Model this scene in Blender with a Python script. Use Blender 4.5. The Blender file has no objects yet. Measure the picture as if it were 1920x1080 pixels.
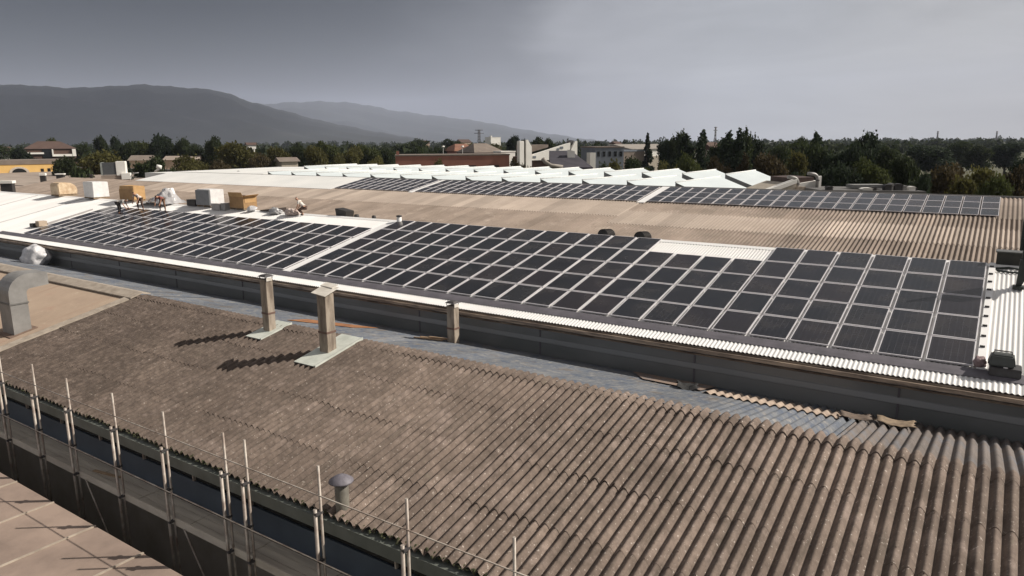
import bpy, bmesh, math, random
import numpy as np
from mathutils import Vector, Matrix
random.seed(7); RNG = np.random.default_rng(7)
PI = math.pi
SC = bpy.context.scene
COL = SC.collection
R = math.radians

# ------------------------------------------------------------------ camera
CAM = np.array([29.192, -23.266, 6.361]); FPX = 1342.75
YAW, PIT, ROLL = -0.5944, 0.2010, -0.0070
_fw = np.array([math.sin(YAW)*math.cos(PIT), math.cos(YAW)*math.cos(PIT), -math.sin(PIT)])
_r = np.array([math.cos(YAW), -math.sin(YAW), 0]); _u = np.cross(_r, _fw)
_r2 = math.cos(ROLL)*_r + math.sin(ROLL)*_u; _u2 = np.cross(_r2, _fw)
cd = bpy.data.cameras.new('camera'); co = bpy.data.objects.new('camera', cd); COL.objects.link(co)
co.matrix_world = Matrix(((_r2[0], _u2[0], -_fw[0], CAM[0]), (_r2[1], _u2[1], -_fw[1], CAM[1]), (_r2[2], _u2[2], -_fw[2], CAM[2]), (0, 0, 0, 1)))
cd.sensor_width = 36; cd.lens = FPX/1920*36; cd.clip_start = 0.1; cd.clip_end = 60000
SC.camera = co

# ------------------------------------------------------------------ light
SUN_AZ, SUN_EL = R(53), R(37.5)
sd = Vector((math.sin(SUN_AZ)*math.cos(SUN_EL), math.cos(SUN_AZ)*math.cos(SUN_EL), math.sin(SUN_EL)))
sl = bpy.data.lights.new('sun', 'SUN'); sl.energy = 4.2; sl.angle = R(0.5); sl.color = (1.0, 0.93, 0.84)
so = bpy.data.objects.new('sun', sl); COL.objects.link(so)
so.rotation_euler = sd.to_track_quat('Z', 'Y').to_euler(); so.location = (60, 60, 80)
SC.view_settings.view_transform = 'Standard'; SC.view_settings.look = 'None'
SC.view_settings.exposure = 0.6; SC.view_settings.gamma = 1
SC.cycles.volume_bounces = 1; SC.cycles.max_bounces = 8

def build_world():
    w = bpy.data.worlds.new('World'); SC.world = w; w.use_nodes = True
    nt = w.node_tree; N = nt.nodes; L = nt.links; N.clear()
    out = N.new('ShaderNodeOutputWorld'); bg = N.new('ShaderNodeBackground'); bg.inputs[1].default_value = 1.0
    sky = N.new('ShaderNodeTexSky'); sky.sky_type = 'NISHITA'; sky.sun_disc = False
    sky.sun_elevation = SUN_EL; sky.sun_rotation = SUN_AZ; sky.dust_density = 2.0
    bg2 = N.new('ShaderNodeBackground'); bg2.inputs[1].default_value = 0.06; L.new(sky.outputs[0], bg2.inputs[0])
    tc = N.new('ShaderNodeTexCoord')
    # warped direction for the edges of the cloud mass
    mp = N.new('ShaderNodeMapping'); mp.inputs['Scale'].default_value = (2.2, 2.2, 7.0); L.new(tc.outputs['Generated'], mp.inputs[0])
    nz = N.new('ShaderNodeTexNoise'); nz.inputs['Scale'].default_value = 1.6; nz.inputs['Detail'].default_value = 6; nz.inputs['Roughness'].default_value = 0.55
    L.new(mp.outputs[0], nz.inputs['Vector'])
    dot = N.new('ShaderNodeVectorMath'); dot.operation = 'DOT_PRODUCT'; dot.inputs[1].default_value = (-0.93, 0.36, 0.10)
    L.new(tc.outputs['Generated'], dot.inputs[0])
    add = N.new('ShaderNodeMath'); add.operation = 'MULTIPLY_ADD'; add.inputs[1].default_value = 0.16
    L.new(nz.outputs[0], add.inputs[0]); L.new(dot.outputs['Value'], add.inputs[2])
    rp = N.new('ShaderNodeValToRGB'); L.new(add.outputs[0], rp.inputs[0])
    cr = rp.color_ramp; cr.interpolation = 'EASE'
    stops = [(0.30, (.375, .345, .32)), (0.50, (.405, .395, .385)), (0.70, (.375, .38, .395)), (0.83, (.265, .265, .28)),
             (0.91, (.085, .084, .09)), (1.06, (.012, .012, .014))]
    cr.elements[0].position = stops[0][0]; cr.elements[0].color = (*stops[0][1], 1)
    cr.elements[1].position = 1.0; cr.elements[1].color = (*stops[-1][1], 1)
    for p_, c_ in stops[1:-1]:
        e = cr.elements.new(p_); e.color = (*c_, 1)
    # higher sky darker
    sx = N.new('ShaderNodeSeparateXYZ'); L.new(tc.outputs['Generated'], sx.inputs[0])
    mr = N.new('ShaderNodeMapRange'); mr.inputs[1].default_value = 0.0; mr.inputs[2].default_value = 0.35; mr.inputs[3].default_value = 1.0; mr.inputs[4].default_value = 0.62
    L.new(sx.outputs[2], mr.inputs[0])
    mul = N.new('ShaderNodeMixRGB'); mul.blend_type = 'MULTIPLY'; mul.inputs[0].default_value = 1
    L.new(rp.outputs[0], mul.inputs[1]); L.new(mr.outputs[0], mul.inputs[2])
    mp2 = N.new('ShaderNodeMapping'); mp2.inputs['Scale'].default_value = (1.5, 1.5, 9.0); mp2.inputs['Rotation'].default_value = (.25, .1, .4); L.new(tc.outputs['Generated'], mp2.inputs[0])
    n2 = N.new('ShaderNodeTexNoise'); n2.inputs['Scale'].default_value = 2.2; n2.inputs['Detail'].default_value = 8; n2.inputs['Roughness'].default_value = .6; n2.inputs['Distortion'].default_value = .6; L.new(mp2.outputs[0], n2.inputs['Vector'])
    mr2 = N.new('ShaderNodeMapRange'); mr2.inputs[1].default_value = .32; mr2.inputs[2].default_value = .7; mr2.inputs[3].default_value = .82; mr2.inputs[4].default_value = 1.16; L.new(n2.outputs[0], mr2.inputs[0])
    mul2 = N.new('ShaderNodeMixRGB'); mul2.blend_type = 'MULTIPLY'; mul2.inputs[0].default_value = 1; L.new(mul.outputs[0], mul2.inputs[1]); L.new(mr2.outputs[0], mul2.inputs[2])
    L.new(mul2.outputs[0], bg.inputs[0])
    mx = N.new('ShaderNodeMixShader'); mx.inputs[0].default_value = 0.12
    L.new(bg.outputs[0], mx.inputs[1]); L.new(bg2.outputs[0], mx.inputs[2]); L.new(mx.outputs[0], out.inputs[0])
build_world()

# ------------------------------------------------------------------ helpers
def tag(o, label=None, cat=None, group=None, kind=None):
    if label: o['label'] = label
    if cat: o['category'] = cat
    if group: o['group'] = group
    if kind: o['kind'] = kind
    return o
def thing(name, label, cat, loc=(0, 0, 0), group=None):
    o = bpy.data.objects.new(name, None); COL.objects.link(o); o.location = loc; o.empty_display_size = .3
    return tag(o, label, cat, group)
def wmat(o):
    m = Matrix.LocRotScale(o.location, o.rotation_euler, o.scale)
    return (wmat(o.parent) @ o.matrix_parent_inverse @ m) if o.parent else m
def put(name, me, parent=None, label=None):
    """link a mesh given in world coordinates, under its thing or part"""
    o = bpy.data.objects.new(name, me); COL.objects.link(o)
    if parent is not None:
        o.parent = parent; o.matrix_parent_inverse = wmat(parent).inverted()
    if label: o['label'] = label
    return o
class MB:
    """collects boxes, prisms, tubes ...; build() links them as ONE mesh"""
    def __init__(s): s.v = []; s.f = []; s.m = []; s.sm = []
    def add(s, vs, fs, mi=0, smooth=False):
        b = len(s.v); s.v += [tuple(map(float, q)) for q in vs]
        for f in fs: s.f.append([b+i for i in f]); s.m.append(mi); s.sm.append(smooth)
        return s
    def box(s, x0, x1, y0, y1, z0, z1, mi=0):
        return s.hexa([(x0, y0, z0), (x1, y0, z0), (x1, y1, z0), (x0, y1, z0), (x0, y0, z1), (x1, y0, z1), (x1, y1, z1), (x0, y1, z1)], mi)
    def hexa(s, c, mi=0):
        return s.add(c, [(0, 3, 2, 1), (4, 5, 6, 7), (0, 1, 5, 4), (1, 2, 6, 5), (2, 3, 7, 6), (3, 0, 4, 7)], mi)
    def prism(s, poly, axis, a, b, mi=0):
        """poly (u,v) extruded along axis from a to b; axis x:(y,z) y:(x,z) z:(x,y)"""
        n = len(poly)
        def P(q, t): return {'x': (t, q[0], q[1]), 'y': (q[0], t, q[1]), 'z': (q[0], q[1], t)}[axis]
        vs = [P(q, a) for q in poly] + [P(q, b) for q in poly]
        fs = [tuple(range(n))[::-1], tuple(range(n, 2*n))] + [(i, (i+1) % n, n+(i+1) % n, n+i) for i in range(n)]
        return s.add(vs, fs, mi)
    def tube(s, pts, r, n=8, mi=0, cap=True):
        pts = [Vector(p) for p in pts]; rs = r if isinstance(r, (list, tuple)) else [r]*len(pts)
        vs = []; fs = []; up = Vector((0, 0, 1))
        for i, p in enumerate(pts):
            d = (pts[min(i+1, len(pts)-1)] - pts[max(i-1, 0)]).normalized()
            a = d.cross(up if abs(d.z) < .95 else Vector((1, 0, 0))).normalized(); b = d.cross(a)
            for k in range(n):
                t = 2*PI*k/n; vs.append(p + (a*math.cos(t)+b*math.sin(t))*rs[i])
        for i in range(len(pts)-1):
            for k in range(n): fs.append((i*n+k, i*n+(k+1) % n, (i+1)*n+(k+1) % n, (i+1)*n+k))
        s.add(vs, fs, mi, True)
        if cap:
            b = len(s.v)-len(vs); s.f.append([b+k for k in range(n)]); s.f.append([b+len(vs)-1-k for k in range(n)]); s.m += [mi, mi]; s.sm += [False, False]
        return s
    def lathe(s, c, prof, n=20, mi=0):
        vs = []; fs = []
        for r_, z_ in prof:
            for k in range(n): vs.append((c[0]+r_*math.cos(2*PI*k/n), c[1]+r_*math.sin(2*PI*k/n), c[2]+z_))
        for i in range(len(prof)-1):
            for k in range(n): fs.append((i*n+k, i*n+(k+1) % n, (i+1)*n+(k+1) % n, (i+1)*n+k))
        return s.add(vs, fs, mi, True)
    def mesh(s, name, mats, bevel=0):
        me = bpy.data.meshes.new(name); me.from_pydata(s.v, [], s.f)
        for m in (mats if isinstance(mats, (list, tuple)) else [mats]): me.materials.append(m)
        me.polygons.foreach_set('material_index', s.m); me.polygons.foreach_set('use_smooth', s.sm)
        bm = bmesh.new(); bm.from_mesh(me); bmesh.ops.recalc_face_normals(bm, faces=bm.faces)
        if bevel: bmesh.ops.bevel(bm, geom=[e for e in bm.edges if len(e.link_faces) == 2 and e.calc_face_angle(0) > .5], offset=bevel, segments=2, affect='EDGES', clamp_overlap=True)
        bm.to_mesh(me); bm.free(); me.update()
        return me
    def build(s, name, mats, parent=None, label=None, bevel=0): return put(name, s.mesh(name, mats, bevel), parent, label)
def grid_mesh(name, X, Y, Z, mat, smooth=True, skip=None):
    """mesh from 2-D arrays"""
    r, c = X.shape
    co_ = np.stack([X, Y, Z], -1).reshape(-1, 3)
    idx = np.arange(r*c).reshape(r, c)
    q = np.stack([idx[:-1, :-1], idx[:-1, 1:], idx[1:, 1:], idx[1:, :-1]], -1).reshape(-1, 4)
    if skip is not None: q = q[~skip.reshape(-1)]
    return raw_mesh(name, co_, q, mat, smooth)
def raw_mesh(name, co_, q, mat, smooth=False, mi=None):
    me = bpy.data.meshes.new(name); n = len(q); k = q.shape[1]
    me.vertices.add(len(co_)); me.vertices.foreach_set('co', np.asarray(co_, np.float32).ravel())
    me.loops.add(n*k); me.loops.foreach_set('vertex_index', np.asarray(q, np.int32).ravel())
    me.polygons.add(n); me.polygons.foreach_set('loop_start', np.arange(0, n*k, k, dtype=np.int32))
    for m in (mat if isinstance(mat, (list, tuple)) else [mat]): me.materials.append(m)
    if mi is not None: me.polygons.foreach_set('material_index', mi)
    me.polygons.foreach_set('use_smooth', np.full(n, smooth)); me.update(calc_edges=True); me.validate()
    return me
def at(px, py, t):
    """the point seen at (px, py) of the 1920x1080 photograph at depth t metres"""
    return CAM + (_fw + _r2*(px-960)/FPX + _u2*(540-py)/FPX)*t
def copy_tree(o, parent=None):
    c = o.copy(); COL.objects.link(c)
    if parent is not None: c.parent = parent
    for ch in o.children: copy_tree(ch, c)
    return c

# ------------------------------------------------------------------ materials
MATS = {}
def mat(name, col, rough=.8, col2=None, scale=3.0, detail=5, stretch=(1, 1, 1), bump=0.0, bscale=None, metal=0.0, contrast=(.35, .65), rand=0.0, spec=.5):
    if name in MATS: return MATS[name]
    m = bpy.data.materials.new(name); m.use_nodes = True; nt = m.node_tree; N = nt.nodes; L = nt.links
    b = N['Principled BSDF']; b.inputs['Roughness'].default_value = rough; b.inputs['Metallic'].default_value = metal
    b.inputs['Specular IOR Level'].default_value = spec
    tc = N.new('ShaderNodeTexCoord'); mp = N.new('ShaderNodeMapping'); mp.inputs['Scale'].default_value = stretch
    L.new(tc.outputs['Object'], mp.inputs[0])
    nz = N.new('ShaderNodeTexNoise'); nz.inputs['Scale'].default_value = scale; nz.inputs['Detail'].default_value = detail; nz.inputs['Roughness'].default_value = .6
    L.new(mp.outputs[0], nz.inputs['Vector'])
    rp = N.new('ShaderNodeValToRGB'); L.new(nz.outputs[0], rp.inputs[0])
    c2 = col2 if col2 else tuple(x*.78 for x in col)
    rp.color_ramp.elements[0].position = contrast[0]; rp.color_ramp.elements[0].color = (*c2, 1)
    rp.color_ramp.elements[1].position = contrast[1]; rp.color_ramp.elements[1].color = (*col, 1)
    last = rp.outputs[0]
    if rand:
        oi = N.new('ShaderNodeObjectInfo'); mr = N.new('ShaderNodeMapRange'); mr.inputs[3].default_value = 1-rand; mr.inputs[4].default_value = 1+rand
        L.new(oi.outputs['Random'], mr.inputs[0])
        mu = N.new('ShaderNodeMixRGB'); mu.blend_type = 'MULTIPLY'; mu.inputs[0].default_value = 1; L.new(last, mu.inputs[1]); L.new(mr.outputs[0], mu.inputs[2]); last = mu.outputs[0]
    L.new(last, b.inputs['Base Color'])
    if bump:
        bn = N.new('ShaderNodeTexNoise'); bn.inputs['Scale'].default_value = bscale or scale*6; bn.inputs['Detail'].default_value = 4
        L.new(mp.outputs[0], bn.inputs['Vector'])
        bp = N.new('ShaderNodeBump'); bp.inputs['Strength'].default_value = bump; bp.inputs['Distance'].default_value = .03
        L.new(bn.outputs[0], bp.inputs['Height']); L.new(bp.outputs[0], b.inputs['Normal'])
    MATS[name] = m; return m
def layered(name, base, base2, s1, spots, rough=.9, streak=None, speck=None, bump=.4, bscale=30, old=None):
    """weathered sheet: two-tone base, blotches [(colour, scale, lo, hi)], streaks down the slope, fine specks"""
    m = bpy.data.materials.new(name); m.use_nodes = True; nt = m.node_tree; N = nt.nodes; L = nt.links
    b = N['Principled BSDF']; b.inputs['Roughness'].default_value = rough; b.inputs['Specular IOR Level'].default_value = .3
    tc = N.new('ShaderNodeTexCoord'); obj = tc.outputs['Object']
    def noise(scale, stretch=(1, 1, 1), detail=6, off=0):
        mp = N.new('ShaderNodeMapping'); mp.inputs['Scale'].default_value = stretch; mp.inputs['Location'].default_value = (off, off*.7, off*.3)
        L.new(obj, mp.inputs[0]); n = N.new('ShaderNodeTexNoise'); n.inputs['Scale'].default_value = scale; n.inputs['Detail'].default_value = detail; n.inputs['Roughness'].default_value = .65
        L.new(mp.outputs[0], n.inputs['Vector']); return n.outputs[0]
    def mask(v, lo, hi):
        r_ = N.new('ShaderNodeMapRange'); r_.inputs[1].default_value = lo; r_.inputs[2].default_value = hi; L.new(v, r_.inputs[0]); return r_.outputs[0]
    def mix(f, a, c):
        x = N.new('ShaderNodeMixRGB'); L.new(f, x.inputs[0])
        if isinstance(a, tuple): x.inputs[1].default_value = (*a, 1)
        else: L.new(a, x.inputs[1])
        x.inputs[2].default_value = (*c, 1); return x.outputs[0]
    cur = mix(mask(noise(s1), .35, .65), base, base2)
    for i, (c_, s_, lo, hi) in enumerate(spots): cur = mix(mask(noise(s_, off=3.1*(i+1)), lo, hi), cur, c_)
    if streak: cur = mix(mask(noise(streak[1], (1, .06, .06), 4, 9.7), streak[2], streak[3]), cur, streak[0])
    if speck:
        cur = mix(mask(noise(speck[1], detail=2, off=5.3), speck[2], speck[3]), cur, speck[0])
    if old:   # darker patches that thicken towards the low-x end of the roof
        sx = N.new('ShaderNodeSeparateXYZ'); L.new(obj, sx.inputs[0]); g_ = N.new('ShaderNodeMapRange'); g_.inputs[1].default_value = old[1]; g_.inputs[2].default_value = old[2]
        L.new(sx.outputs[0], g_.inputs[0]); k_ = N.new('ShaderNodeMath'); k_.operation = 'MULTIPLY_ADD'; k_.inputs[1].default_value = .38; L.new(g_.outputs[0], k_.inputs[0]); L.new(noise(4.5, off=7.7), k_.inputs[2])
        cur = mix(mask(k_.outputs[0], old[3]+.28, old[4]+.42), cur, old[0])
    at_ = N.new('ShaderNodeAttribute'); at_.attribute_name = 'tone'      # sheets age differently
    tm = N.new('ShaderNodeMath'); tm.operation = 'MULTIPLY_ADD'; tm.inputs[1].default_value = .085; tm.inputs[2].default_value = 1.0; L.new(at_.outputs['Fac'], tm.inputs[0])
    tx = N.new('ShaderNodeMixRGB'); tx.blend_type = 'MULTIPLY'; tx.inputs[0].default_value = 1; L.new(cur, tx.inputs[1]); L.new(tm.outputs[0], tx.inputs[2]); cur = tx.outputs[0]
    L.new(cur, b.inputs['Base Color'])
    bp = N.new('ShaderNodeBump'); bp.inputs['Strength'].default_value = bump; bp.inputs['Distance'].default_value = .02
    L.new(noise(bscale, detail=3, off=1.7), bp.inputs['Height']); L.new(bp.outputs[0], b.inputs['Normal'])
    MATS[name] = m; return m

M_fibre = layered('weathered_fibre_cement', (.222, .172, .140), (.135, .103, .083), .5,
    [((.285, .225, .192), 1.3, .52, .74), ((.115, .094, .077), 1.6, .58, .78), ((.18, .158, .115), 2.8, .62, .78), ((.125, .102, .084), 8, .58, .74), ((.33, .28, .242), 9, .62, .74)],
    streak=((.11, .088, .07), 7, .56, .72), speck=((.50, .44, .385), 14, .645, .72), bump=.9, bscale=13, old=((.062, .047, .038), 27, 3, .18, .58))
M_grey_fibre = layered('grey_fibre_cement', (.275, .222, .182), (.195, .155, .125), .35,
    [((.33, .275, .23), .8, .55, .75), ((.17, .135, .11), 1.5, .6, .78)], streak=((.15, .12, .095), 5, .58, .8), bump=.4)
M_light_fibre = layered('pale_fibre_cement', (.36, .30, .25), (.29, .24, .20), .35,
    [((.27, .225, .18), 1.5, .6, .8)], streak=((.24, .20, .16), 5, .6, .8), bump=.3)
M_blue = layered('blue_grey_roof_paint', (.125, .138, .158), (.165, .172, .182), .9,
    [((.09, .11, .148), 1.9, .48, .62), ((.235, .225, .21), 3.0, .54, .66), ((.14, .118, .098), 1.1, .56, .68), ((.10, .11, .13), 4.5, .55, .72)], streak=((.2, .195, .19), 3, .58, .72), speck=((.28, .28, .28), 7, .62, .76), bump=.8, bscale=8)
M_bare = layered('bare_grey_sheet', (.175, .15, .135), (.125, .108, .098), .8, [((.09, .08, .072), 2.4, .55, .72), ((.14, .145, .16), 1.3, .5, .7)], speck=((.33, .29, .26), 19, .66, .74), bump=.8, bscale=17)
M_white = mat('white_coated_sheet', (.75, .74, .72), .42, (.67, .66, .64), .5, stretch=(1, .2, 1))
M_white_flat = mat('white_flat_sheet', (.82, .81, .79), .5, (.76, .75, .73), .8)
M_whitefar = mat('white_sheet_far', (.82, .81, .77), .55, (.72, .72, .69), .2)
M_saw = mat('pale_sawtooth_sheet', (.55, .60, .605), .55, (.48, .525, .535), .5, stretch=(1, .2, 1))
M_sawcap = mat('sawtooth_ridge_sheet', (.82, .82, .79), .5)
M_tray = mat('dark_grey_tray', (.125, .115, .13), .6, (.09, .084, .095), 2)
M_wall = mat('dark_sheet_wall', (.20, .205, .205), .32, (.13, .14, .14), .5, stretch=(.5, 1, 1.2), spec=.6)
M_gutter = mat('rusty_gutter', (.36, .28, .21), .6, (.15, .115, .09), 2.2, stretch=(.5, 1, 3), contrast=(.4, .6))
M_tan = layered('tan_roof_sheet', (.33, .255, .19), (.27, .205, .155), .5, [((.29, .20, .15), .9, .56, .72), ((.37, .30, .23), 2.2, .6, .75)], streak=((.25, .17, .125), 2, .58, .78), bump=.25)
M_flash = mat('pale_flashing', (.42, .36, .29), .6, (.27, .225, .18), 2.5)
M_galv = mat('galvanised_duct', (.30, .29, .275), .5, (.22, .212, .20), 1.5, metal=.25)
M_flue = mat('weathered_flue', (.34, .285, .225), .75, (.16, .125, .095), 2.2, stretch=(2, 2, .5), contrast=(.35, .6), bump=.3, bscale=20)
M_cap = mat('pale_metal_cap', (.66, .62, .55), .5, (.5, .46, .40), 3)
M_darkcap = mat('dark_metal_cap', (.06, .055, .055), .6)
M_plate = mat('pale_flashing_plate', (.56, .58, .52), .6, (.42, .44, .39), 2)
M_rust = mat('rust', (.34, .15, .055), .9, (.20, .085, .04), 3)
M_wood = mat('bleached_timber', (.42, .30, .19), .85, (.28, .19, .12), 3, stretch=(.5, 4, 4))
M_black = mat('black_rubber', (.012, .012, .012), .8)
M_steel = mat('scaffold_steel', (.42, .38, .33), .55, (.22, .17, .14), 3, metal=.2)
M_deck = mat('scaffold_planks', (.60, .54, .45), .85, (.42, .37, .31), 1.2, stretch=(.4, 4, 1))
M_glass = mat('dark_window_glass', (.012, .014, .015), .15)
M_bluep = mat('blue_panel_wall', (.055, .075, .10), .6, (.04, .055, .075), 1)
M_fascia = mat('green_grey_fascia', (.13, .14, .125), .7, (.09, .10, .085), 1.5)
M_conc = mat('concrete_wall', (.30, .27, .24), .9, (.22, .2, .17), .6)
M_peach = mat('peach_roof_sheet', (.30, .225, .18), .85, (.19, .142, .115), .5, detail=9, contrast=(.35, .62), bump=.3)
M_vent = mat('violet_grey_cowl', (.155, .145, .165), .6, (.11, .10, .115), 9)
M_card = mat('cardboard', (.50, .31, .14), .85, (.40, .24, .10), 3)
M_cardd = mat('brown_cardboard', (.36, .22, .10), .85, (.28, .165, .075), 3)
M_wrap = mat('white_wrap', (.72, .71, .69), .45, (.62, .61, .6), 4, bump=.5, bscale=5)
M_cream = mat('cream_wrap', (.66, .53, .36), .6, (.44, .30, .18), 2.4, bump=.8, bscale=5)
M_plast = mat('translucent_sheet', (.46, .45, .45), .3, (.28, .275, .275), 2, bump=.8, bscale=6)
M_bag = mat('white_plastic_sack', (.62, .61, .61), .4, (.42, .42, .43), 3, bump=.6, bscale=8)
M_pallet = mat('pallet_wood', (.30, .22, .14), .9)
M_frame = mat('aluminium_frame', (.66, .64, .65), .5, (.58, .56, .58), 4, metal=.2)
M_hoist = mat('dark_green_steel', (.018, .026, .022), .5, (.012, .016, .014), 3)
M_skin = mat('skin', (.42, .23, .15), .6, (.38, .20, .13), 6)
M_brick = mat('red_brown_wall', (.31, .135, .095), .9, (.25, .105, .075), .4)
M_tile = mat('clay_tile_roof', (.095, .058, .045), .9, (.07, .043, .034), .6)
M_tile2 = mat('grey_brown_tile_roof', (.20, .165, .135), .9, (.15, .12, .10), .5)
M_plas = mat('white_plaster', (.78, .76, .71), .8, (.7, .68, .63), .4)
M_yell = mat('yellow_plaster', (.72, .47, .17), .85, (.62, .39, .13), .3)
M_pink = mat('pale_pink_plaster', (.62, .47, .36), .85)
M_bgrey = mat('blue_grey_cladding', (.16, .18, .21), .6, (.125, .14, .165), .3)
M_beige = mat('beige_wall', (.42, .37, .30), .85)
M_droof = mat('dark_flat_roof', (.12, .115, .11), .85, (.08, .077, .072), .3)
M_groof = mat('grey_brown_flat_roof', (.34, .28, .23), .9, (.25, .20, .165), .25)
M_bark = mat('bark', (.07, .052, .038), .9)
def leafmat(name, c, c2):
    m = mat(name, c, .8, c2, .35, detail=3, rand=.28, spec=.15); nt = m.node_tree; N = nt.nodes; L = nt.links
    b = N['Principled BSDF']; t = N.new('ShaderNodeBsdfTranslucent'); L.new(b.inputs['Base Color'].links[0].from_socket, t.inputs[0])
    x = N.new('ShaderNodeMixShader'); x.inputs[0].default_value = .35; L.new(b.outputs[0], x.inputs[1]); L.new(t.outputs[0], x.inputs[2]); L.new(x.outputs[0], N['Material Output'].inputs[0]); return m
M_leaf = [leafmat('leaf_dark', (.052, .066, .026), (.030, .041, .017)), leafmat('leaf_mid', (.070, .080, .026), (.044, .054, .018)),
          leafmat('leaf_olive', (.118, .108, .034), (.078, .076, .025)), leafmat('leaf_bluegreen', (.038, .052, .027), (.022, .032, .018)),
          leafmat('leaf_brown', (.072, .055, .027), (.048, .038, .019)), leafmat('leaf_yellow', (.22, .175, .035), (.13, .11, .025))]

def glass_mat():
    m = bpy.data.materials.new('solar_cells'); m.use_nodes = True; nt = m.node_tree; N = nt.nodes; L = nt.links
    b = N['Principled BSDF']; b.inputs['Roughness'].default_value = .20; b.inputs['Specular IOR Level'].default_value = .42
    tc = N.new('ShaderNodeTexCoord'); sp = N.new('ShaderNodeSeparateXYZ'); L.new(tc.outputs['Object'], sp.inputs[0])
    def lines(sock, period, width):
        a = N.new('ShaderNodeMath'); a.operation = 'DIVIDE'; L.new(sock, a.inputs[0]); a.inputs[1].default_value = period
        f = N.new('ShaderNodeMath'); f.operation = 'FRACT'; L.new(a.outputs[0], f.inputs[0])
        g = N.new('ShaderNodeMath'); g.operation = 'LESS_THAN'; L.new(f.outputs[0], g.inputs[0]); g.inputs[1].default_value = width; return g.outputs[0]
    l1 = lines(sp.outputs[0], 1.06/6, .10); l2 = lines(sp.outputs[1], .16, .04)
    mx = N.new('ShaderNodeMath'); mx.operation = 'MAXIMUM'; L.new(l1, mx.inputs[0]); L.new(l2, mx.inputs[1])
    oi = N.new('ShaderNodeObjectInfo'); rp = N.new('ShaderNodeValToRGB'); L.new(oi.outputs['Random'], rp.inputs[0])
    rp.color_ramp.elements[0].color = (.010, .010, .014, 1); rp.color_ramp.elements[1].color = (.020, .016, .019, 1)
    e = rp.color_ramp.elements.new(.5); e.color = (.010, .012, .016, 1)
    c = N.new('ShaderNodeMixRGB'); L.new(mx.outputs[0], c.inputs[0]); L.new(rp.outputs[0], c.inputs[1]); c.inputs[2].default_value = (.034, .034, .040, 1)
    # thin dust film, thicker in patches
    dn = N.new('ShaderNodeTexNoise'); dn.inputs['Scale'].default_value = .9; dn.inputs['Detail'].default_value = 5
    ge = N.new('ShaderNodeNewGeometry'); L.new(ge.outputs['Position'], dn.inputs['Vector'])
    dr = N.new('ShaderNodeMapRange'); dr.inputs[1].default_value = .45; dr.inputs[2].default_value = .75; dr.inputs[3].default_value = 0; dr.inputs[4].default_value = .10; L.new(dn.outputs[0], dr.inputs[0])
    d2 = N.new('ShaderNodeMixRGB'); L.new(dr.outputs[0], d2.inputs[0]); L.new(c.outputs[0], d2.inputs[1]); d2.inputs[2].default_value = (.22, .19, .16, 1)
    rr = N.new('ShaderNodeMapRange'); rr.inputs[1].default_value = .35; rr.inputs[2].default_value = .7; rr.inputs[3].default_value = .12; rr.inputs[4].default_value = .34; L.new(dn.outputs[0], rr.inputs[0]); L.new(rr.outputs[0], b.inputs['Roughness'])
    L.new(d2.outputs[0], b.inputs['Base Color']); return m
M_cells = glass_mat()

# ------------------------------------------------------------------ corrugated sheet roofs
def prof(x, pitch, sharp=.8):
    return 2*(0.5+0.5*np.cos(2*PI*x/pitch))**sharp-1
def corrugated(name, x0, x1, bands, zf, pitch, amp, material, parent, seg=8, ny=6, sheet=4, lap=.014, jit=.006, sharp=.8, ampf=None, label=None, ragged=.02, overlap=.10):
    """bands: list of (y_low, y_high), lowest first; each course laps over the one below it"""
    xs = np.arange(x0, x1, pitch/seg); V = []; Q = []; TN = []; base = 0
    for bi, (ya, yb) in enumerate(bands):
        t = np.insert(np.linspace(0, 1, ny), 1, .012); sh = np.floor(xs/(pitch*sheet)+.37*bi).astype(int); sh -= sh.min()
        dz = RNG.uniform(0, jit, sh.max()+1)[sh]; dy = RNG.uniform(-ragged, ragged, sh.max()+1)[sh]; tl = RNG.uniform(0, jit, sh.max()+1)[sh]
        low = ya-(overlap if bi > 0 else 0)
        Y = low + (yb-low)*t[:, None] + dy[None, :]*(1-t[:, None])
        X = np.repeat(xs[None], ny+1, 0)
        a = amp if ampf is None else amp*ampf(X, Y)
        sag = .006*np.sin(X*.7+bi*2)*np.sin(Y*1.3+bi)
        Z = zf(Y) + a*prof(X, pitch, sharp) + (dz+tl*(1-t[:, None])) + lap*(1-t[:, None])*(1 if bi else 0) + sag*(jit > .003)
        X = np.vstack([X[:1], X[:1], X]); Y = np.vstack([Y[:1]+.002, Y[:1], Y]); Z = np.vstack([Z[:1]-.012, Z[:1], Z])
        TN.append(np.repeat(RNG.normal(0, 1, sh.max()+1)[sh][None], X.shape[0], 0).ravel())
        r_, c_ = X.shape; idx = np.arange(r_*c_).reshape(r_, c_)+base; keep = [i for i in range(r_-1) if i != 1]
        V.append(np.stack([X, Y, Z], -1).reshape(-1, 3)); Q.append(np.stack([idx[:-1, :-1], idx[:-1, 1:], idx[1:, 1:], idx[1:, :-1]], -1)[keep].reshape(-1, 4)); base += r_*c_
    me = raw_mesh(name, np.concatenate(V), np.concatenate(Q), material, True)
    me.attributes.new('tone', 'FLOAT', 'POINT').data.foreach_set('value', np.concatenate(TN).astype(np.float32))
    return put(name, me, parent, label)
T12 = math.tan(R(12)); TH = 0.2183; TW = math.tan(TH); T10 = math.tan(R(10))
zn = lambda y: -.55 + (y+5.9)*T12          # old roof, near slope
zb = lambda y: -.55 - (y+5.9)*T12          # old roof, far slope
zw = lambda y: y*TW                        # white roof, near slope
zwb = lambda y: 8.2*TW - (y-8.2)*math.tan(R(12.6))
zg = lambda y: (y-20)*T10                  # grey roof, near slope
bands = lambda a, b, n: [(a+(b-a)*i/n, a+(b-a)*(i+1)/n) for i in range(n)]

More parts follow.
